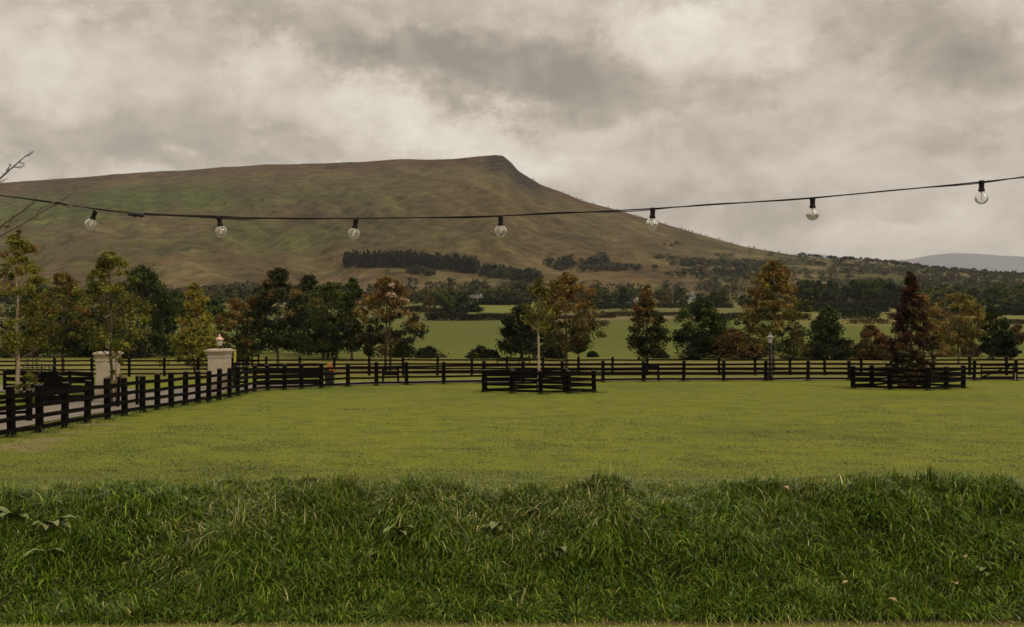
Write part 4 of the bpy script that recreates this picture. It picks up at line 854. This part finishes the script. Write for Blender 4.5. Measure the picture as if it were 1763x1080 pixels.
# bulb: origin at the top of the socket
def bulb_parts():
    me = {}
    bm = bmesh.new(); lathe(bm, [(.0065, .004), (.0095, .0025), (.0105, -.001), (.0105, -.006), (.0098, -.008), (.0100, -.014), (.0094, -.016), (.0098, -.022), (.0094, -.025), (.0118, -.031), (.0122, -.0345), (.0105, -.037), (.009, -.037)], 20)
    m = bpy.data.meshes.new('socket'); bm.to_mesh(m); bm.free(); m.shade_smooth(); m.materials.append(M_socket); me['socket'] = m
    R0 = .0245; zc = -.0605; bm = bmesh.new(); prof = [(.0082, -.034)]
    for k in range(3, 33):
        a_ = math.pi * k / 32; prof.append((max(R0 * math.sin(a_), .0003), zc + R0 * math.cos(a_)))
    inner = [(max(r - .0009, .0002), z + (.0009 if z < zc else -.0002)) for r, z in prof][::-1]
    seg_ = 32; rings = []
    for r, z in prof + inner:
        rings.append([bm.verts.new((r * math.cos(2 * math.pi * k / seg_), r * math.sin(2 * math.pi * k / seg_), z)) for k in range(seg_)])
    for i in range(len(rings)):
        j = (i + 1) % len(rings)
        for k in range(seg_): bm.faces.new((rings[i][k], rings[j][k], rings[j][(k + 1) % seg_], rings[i][(k + 1) % seg_]))
    bmesh.ops.recalc_face_normals(bm, faces=bm.faces)
    m = bpy.data.meshes.new('glass_globe'); bm.to_mesh(m); bm.free(); m.shade_smooth(); m.materials.append(M_glass); me['glass_globe'] = m
    bm = bmesh.new(); lathe(bm, [(.0055, -.036), (.0048, -.043), (.0026, -.046), (.0022, -.068), (.0008, -.070)], 10)
    tube(bm, [(-.001, 0, -.046), (-.005, .001, -.055), (-.003, 0, -.066), (0, 0, -.069)], .0004, 5); tube(bm, [(.001, 0, -.046), (.005, -.001, -.055), (.003, 0, -.066), (0, 0, -.069)], .0004, 5)
    m = bpy.data.meshes.new('filament'); bm.to_mesh(m); bm.free(); m.shade_smooth(); m.materials.append(M_brass); me['filament'] = m
    return me
BP = bulb_parts()
bl = [(159, 378, 164, 361, 'leftmost clear globe bulb on the string, left of the cable connector'), (380, 393, 377, 372, 'second bulb from the left, hanging just right of the cable connector'),
      (610, 397.5, 613, 375, 'third bulb from the left, hanging lowest, before the plateau slope'), (862, 394, 862, 370, 'middle bulb of the seven, below the mountain summit'),
      (1123, 381, 1124, 357, 'bulb seen against the point where the skyline slope crosses the cable'), (1399, 364, 1399, 339, 'bulb against open cloud, second from the right end'), (1690, 338, 1690, 310, 'rightmost and highest bulb, hanging against the clouds')]
for i, (gx, gy, sx2, sy2, lb) in enumerate(bl):
    top = wpt(sx2, sy2 + 2.5); glp = atY(gx, gy, Dx(sx2)); d = glp - top; o = empty('light_bulb', top); tag(o, lb, 'light bulb', 'clear globe bulbs on the string')
    sc = d.length / .0605; o.rotation_euler = (0, math.atan2(-d.x, -d.z), 0); o.scale = (.95 + .05 * sc,) * 3
    for nme in ('socket', 'glass_globe', 'filament'):
        link(nme, BP[nme], None, o)

# ------------------------------------------------------------------ grass
def blades(name, X, Y, Ln, wd, ang, lean, col, tipcol, drop=0.01, bend=1.0, segs=3, droop=.42):
    n = len(X); Z = H(X, Y) + CH - drop
    dx, dy = np.cos(ang), np.sin(ang); wx, wy_ = -dy, dx
    tw = rng.uniform(-.9, .9, n); wx2 = wx * np.cos(tw) + dx * np.sin(tw); wy2 = wy_ * np.cos(tw) + dy * np.sin(tw)
    rows = []
    ts = np.linspace(0, 1, segs + 1)
    for t in ts:
        hz = Ln * lean * (t ** 1.8) * bend; up = Ln * (t * np.sqrt(np.clip(1 - (lean * .75) ** 2, .05, 1)) - droop * lean * t ** 3)
        w = wd * (1 - t ** 1.6) * .5 if t < 1 else 0
        cx_ = X + dx * hz; cy_ = Y + dy * hz; cz_ = Z + up
        if t < 1:
            rows.append(np.stack([cx_ - wx2 * w, cy_ - wy2 * w, cz_], 1)); rows.append(np.stack([cx_ + wx2 * w, cy_ + wy2 * w, cz_], 1))
        else: rows.append(np.stack([cx_, cy_, cz_], 1))
    V = np.stack(rows, 1); k = V.shape[1]; nv = k
    loc = []
    for s in range(segs - 1): loc += [2 * s, 2 * s + 1, 2 * s + 3, 2 * s + 2]
    loc += [2 * (segs - 1), 2 * (segs - 1) + 1, 2 * segs]; loc = np.array(loc)
    st = np.array([4 * s for s in range(segs)]); lp_ = len(loc)
    base = np.arange(n)[:, None] * nv; loops = (base + loc[None]).ravel(); starts = (np.arange(n)[:, None] * lp_ + st[None]).ravel()
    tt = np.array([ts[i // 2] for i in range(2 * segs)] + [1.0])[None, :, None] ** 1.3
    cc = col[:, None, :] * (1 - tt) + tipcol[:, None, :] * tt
    return np_mesh(name, V.reshape(-1, 3), loops=loops, starts=starts, col=cc.reshape(-1, 3), smooth=False)
def grass_cols(n, X, Y, dry):
    pick = rng.random(n); A = np.array([(.074, .136, .010), (.106, .165, .012), (.042, .090, .009), (.165, .205, .022), (.24, .23, .07)])
    idx = np.searchsorted(np.array([.28, .54, .80, .96]), pick); c = A[idx]
    d = (rng.random(n) < dry)[:, None]; c = np.where(d, np.array((.32, .31, .13)) * rng.uniform(.7, 1.2, n)[:, None], c)
    return c * rng.uniform(.75, 1.25, n)[:, None]
def bank_grass(nc, per, xr, name, label, xin=0):
    # clumps on the near face and crest of the bank
    cx_ = rng.uniform(xin, xr, nc) * np.where(rng.random(nc) < .5, -1, 1); cy_ = 10.10 + np.where(rng.random(nc) < .74, rng.random(nc) * 2.25, 2.1 + rng.random(nc) * 1.7) + .4 * fbm(cx_ * .23, cx_ * 0 + 3, 5, 3); ok = np.abs(cx_) < xr
    ln = .13 + .12 * rng.random(nc) + .12 * np.clip(fbm(cx_ * 1.1, cy_ * 1.6, 71, 3) * 2.6, -.7, 1); da = 1.7 * fbm(cx_ * .45, cy_ * .5, 81, 3) * 2 - math.pi / 2 + rng.normal(size=nc) * .55
    le = rng.uniform(.5, 1.1, nc); dr = np.clip(sm(.10, .26, fbm(cx_ * .7, cy_ * .8, 91, 3)) * .30 + .02, 0, 1) * sm(11.0, 12.0, cy_)
    for gx_, gy_, gw_ in ((-2.6, 11.7, .4), (-.95, 11.8, .34), (-.2, 11.5, .45), (.8, 12.0, .35), (-3.2, 11.2, .3)): dr = np.clip(dr + .22 * np.exp(-((cx_ - gx_) / gw_) ** 2 - ((cy_ - gy_) / .45) ** 2), 0, .75)
    fade = 1 - .75 * sm(12.3, 13.7, cy_)
    k = np.repeat(np.arange(nc), per); n = len(k)
    ox_ = rng.normal(size=n) * .042; oy_ = rng.normal(size=n) * .042; X = cx_[k] + ox_; Y = cy_[k] + oy_
    Ln = ln[k] * rng.uniform(.45, 1.25, n) * fade[k]; front = Y < 10.12; Ln = np.where(front, Ln * .6, Ln)
    ang = np.arctan2(oy_ * 20 + np.sin(da[k]) * .9, ox_ * 20 + np.cos(da[k]) * .9) + rng.normal(size=n) * .4; lean = np.clip(le[k] + rng.normal(size=n) * .22, .05, 1.15)
    bright = (.34 + 1.10 * rng.random(nc) ** 1.3)[k][:, None]; yel = sm(11.9, 13.5, Y + 1.4 * fbm(X * .6, Y * .6, 77, 3))[:, None] * .85
    col = grass_cols(n, X, Y, dr[k]) * bright; col = col * (1 - yel) + np.array((.125, .140, .016)) * rng.uniform(.7, 1.2, n)[:, None] * yel
    tip = col * np.array((1.75, 1.6, 1.6))  # brighter tips over darker bases paint shade inside the clumps into the colour
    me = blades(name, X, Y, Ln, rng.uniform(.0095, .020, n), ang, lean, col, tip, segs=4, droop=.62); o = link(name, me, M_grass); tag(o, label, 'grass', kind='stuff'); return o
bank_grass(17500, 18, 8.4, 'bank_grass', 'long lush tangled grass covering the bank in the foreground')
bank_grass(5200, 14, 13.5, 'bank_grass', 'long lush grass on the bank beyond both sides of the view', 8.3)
# short turf: clumps thinning with distance
def turf(name, label, n, y0, y1, lnf, wdf, umax=.62, pw=1.0, colr=None, mat=None, seed=0):
    q = rng.random(n); Y = 1 / (1 / y0 + q ** pw * (1 / y1 - 1 / y0)); U = rng.uniform(-umax, umax, n); X = U * Y
    keep = fence_side(X, Y); X, Y = X[keep], Y[keep]; n = len(X)
    nz = fbm(X * .55, Y * .62, 401, 4); nz2 = fbm(X * .11, Y * .16, 101, 4); nz3 = fbm(X * .09, Y * .16, 141, 3) * 1.3; Ln = lnf * (1 - .35 * sm(26, 50, Y)) * (.55 + .5 * rng.random(n) + 2.2 * np.clip(nz, 0, 1)) ; Wd = wdf * (Y / 25) ** .8 * rng.uniform(.6, 1.3, n)
    g = .85 * sm(.02, .30, nz + .6 * nz2 + .35 * nz3)[:, None]
    col = (np.array((.122, .152, .012)) * (1 - g) + np.array((.055, .080, .008)) * g) * rng.uniform(.86, 1.12, n)[:, None] * (1 + .8 * nz3 + .5 * nz2 + .6 * fbm(X * .9, Y * 1.0, 151, 3))[:, None]
    dry = (rng.random(n) < .05)[:, None]; col = np.where(dry, np.array((.22, .19, .06)), col)
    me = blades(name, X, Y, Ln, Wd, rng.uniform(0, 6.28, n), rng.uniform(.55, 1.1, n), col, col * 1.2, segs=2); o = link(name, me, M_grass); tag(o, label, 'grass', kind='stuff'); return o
_px = np.array([p[0] for p in path]); _py = np.array([p[1] for p in path])
def fence_side(X, Y):
    yf = np.interp(X, _px[22:], _py[22:]); return (Y < yf + 1.2) & (X > -13.6 + 0 * Y) | (Y < 19)
turf('paddock_grass', 'short green pasture grass of the fenced paddock', 420000, 12.9, 69, .060, .016)
nt_ = 520; ty = 1 / (1 / 17. + rng.random(nt_) * (1 / 60. - 1 / 17.)); tx = rng.uniform(-.5, .5, nt_) * ty; kk = np.repeat(np.arange(nt_), 60); sc_ = (.10 + .16 * rng.random(nt_) ** 2)[kk]
X = tx[kk] + rng.normal(size=len(kk)) * sc_ * 1.5; Y = ty[kk] + rng.normal(size=len(kk)) * sc_; kp = fence_side(X, Y) & (X > -12.4); X, Y, sc_ = X[kp], Y[kp], sc_[kp]; n = len(X)
col = np.array((.062, .084, .010)) * rng.uniform(.6, 1.4, n)[:, None] * (.7 + .8 * rng.random(nt_))[kk][kp][:, None]
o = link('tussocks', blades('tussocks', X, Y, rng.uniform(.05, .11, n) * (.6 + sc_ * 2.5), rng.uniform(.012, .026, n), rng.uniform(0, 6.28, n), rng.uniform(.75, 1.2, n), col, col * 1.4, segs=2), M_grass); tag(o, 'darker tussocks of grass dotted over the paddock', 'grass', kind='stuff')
pts_ = path + [tuple(Vector(q)) for q in ((-1.3, 54.1), (1.42, 51.4), (4.1, 54.1), (.06, 52.7), (2.8, 52.7), (17.75, 59.2), (20.6, 56.35), (23.4, 59.2), (19.2, 57.8), (22.0, 57.8))]
pts_ = np.array([p for p in pts_ if p[1] > 22]); kk = np.repeat(np.arange(len(pts_)), 110); n = len(kk); X = pts_[kk, 0] + rng.normal(size=n) * .22; Y = pts_[kk, 1] + rng.normal(size=n) * .16 - .05
col = np.array((.075, .092, .012)) * rng.uniform(.5, 1.4, n)[:, None]
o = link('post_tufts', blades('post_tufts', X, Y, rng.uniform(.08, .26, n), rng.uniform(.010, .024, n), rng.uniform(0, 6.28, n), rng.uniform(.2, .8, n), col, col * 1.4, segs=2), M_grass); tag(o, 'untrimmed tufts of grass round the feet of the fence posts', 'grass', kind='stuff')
turf('crest_grass', 'yellow green shorter grass on the back of the bank crest', 120000, 12.3, 22, .085, .010)
# mown strip at the foot of the bank
n = 60000; X = rng.uniform(-6.5, 6.5, n); Y = rng.uniform(8.6, 10.02, n); col = grass_cols(n, X, Y, np.full(n, .18)) * np.array((1.5, 1.3, 1.2))
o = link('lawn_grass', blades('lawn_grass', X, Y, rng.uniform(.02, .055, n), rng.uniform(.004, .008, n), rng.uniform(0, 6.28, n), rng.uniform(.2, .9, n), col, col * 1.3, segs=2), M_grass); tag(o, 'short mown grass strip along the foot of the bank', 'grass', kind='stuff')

# broad leaved weeds and dead leaves on the bank
def leaf_plate(bm, base, d, up, Lf, Wf, curl):
    d = Vector(d).normalized(); s = d.cross(Vector((0, 0, 1))).normalized(); rows = []
    for i in range(7):
        t = i / 6; w = Wf * math.sin(math.pi * min(1, t * .92 + .06)) ** .8 * .5; c = Vector(base) + d * Lf * t + Vector((0, 0, up * Lf * t - curl * Lf * t * t)); wav = .06 * Wf * math.sin(t * 12)
        rows.append([bm.verts.new(c - s * w + Vector((0, 0, w * .35 + wav))), bm.verts.new(c), bm.verts.new(c + s * w + Vector((0, 0, w * .35 - wav)))])
    for a, b in zip(rows[:-1], rows[1:]):
        for k in (0, 1): bm.faces.new((a[k], a[k + 1], b[k + 1], b[k]))
M_dock = surf_mat('dock_leaf', (.095, .130, .028), .5, .3, 12, .3, 60, spec=.4, col2=(.14, .14, .045)); M_dead = surf_mat('dead_leaf', (.27, .185, .075), .7, .3, 20, .4, 60, col2=(.20, .11, .05))
def bank_pt(px, py):
    ys = np.linspace(9, 16, 700); x = (px - CX) / F * ys; sc = HY - H(x, ys) / ys * F; i = int(np.argmax(sc <= py)); return float(x[i]), float(ys[i])
def weed(px, py, n, Lf, label, seed, mat=None, up=.5):
    x, y = bank_pt(px, py); root = empty('weed', (x, y, Hz(x, y) + .02)); tag(root, label, 'plant', 'broad leaved weeds on the grass bank'); r = random.Random(seed)
    for i in range(n):
        a = -math.pi / 2 + r.uniform(-1.6, 1.6); bm = bmesh.new(); L_ = Lf * r.uniform(.6, 1.1)
        leaf_plate(bm, (r.uniform(-.02, .02), -.02, .05), (math.cos(a), math.sin(a), 0), up * r.uniform(.5, 1.3) + .5, L_, L_ * .42, r.uniform(.5, 1.0)); bm_obj('leaf', bm, mat or M_dock, root, True)
weed(25, 905, 8, .26, 'dock plant with broad pale edged leaves at the far left of the bank', 1)
weed(85, 920, 7, .26, 'dock plant with a long pale leaf, second from the left edge of the bank', 2)
weed(80, 965, 3, .22, 'weed with one torn yellowish leaf low at the left of the bank', 3, M_dock, .3)
weed(860, 920, 3, .26, 'weed with a single broad yellowish leaf at the middle of the bank', 4, None, .2)
weed(955, 965, 4, .22, 'pale green broad weed below the middle of the bank', 5)
weed(685, 930, 5, .20, 'brownish leaved weed left of the middle of the bank', 6)
weed(1700, 1000, 4, .20, 'broad leaved weed low at the right end of the bank', 7)
def dead_leaf(px, py, label, seed, s=.09):
    x, y = bank_pt(px, py); r = random.Random(seed); bm = bmesh.new(); a = r.uniform(0, 6.28); leaf_plate(bm, (-.03, -.1, .16), (math.cos(a), math.sin(a) - .5, 0), .35, s, s * .7, .5)
    o = bm_obj('dead_leaf', bm, M_dead, None, True); o.location = (x, y, Hz(x, y)); tag(o, label, 'leaf', 'dead leaves caught in the bank grass')
for i, (px, py, lb) in enumerate([(1350, 862, 'pinkish dead leaf near the crest on the right of the bank'), (1452, 1030, 'pale dead leaf low on the bank, right of centre'), (1528, 1058, 'pale dead leaf at the foot of the bank on the right'), (1660, 985, 'tan dead leaf near the right end of the bank'), (1645, 1032, 'tan dead leaf low near the right end of the bank')]):
    dead_leaf(px, py, lb, i)

# ------------------------------------------------------------------ haze
bm = bmesh.new(); box(bm, -40000, 40000, -90, 26000, -40, 980)
hz = bm_obj('haze', bm, None); tag(hz, kind='stuff'); m, t, o = newmat('haze_air'); pv = t.nodes.new('ShaderNodeVolumePrincipled')
pv.inputs['Color'].default_value = (.86, .86, .90, 1); pv.inputs['Density'].default_value = 3.4e-5; t.links.new(pv.outputs[0], o.inputs['Volume']); hz.data.materials.append(m)
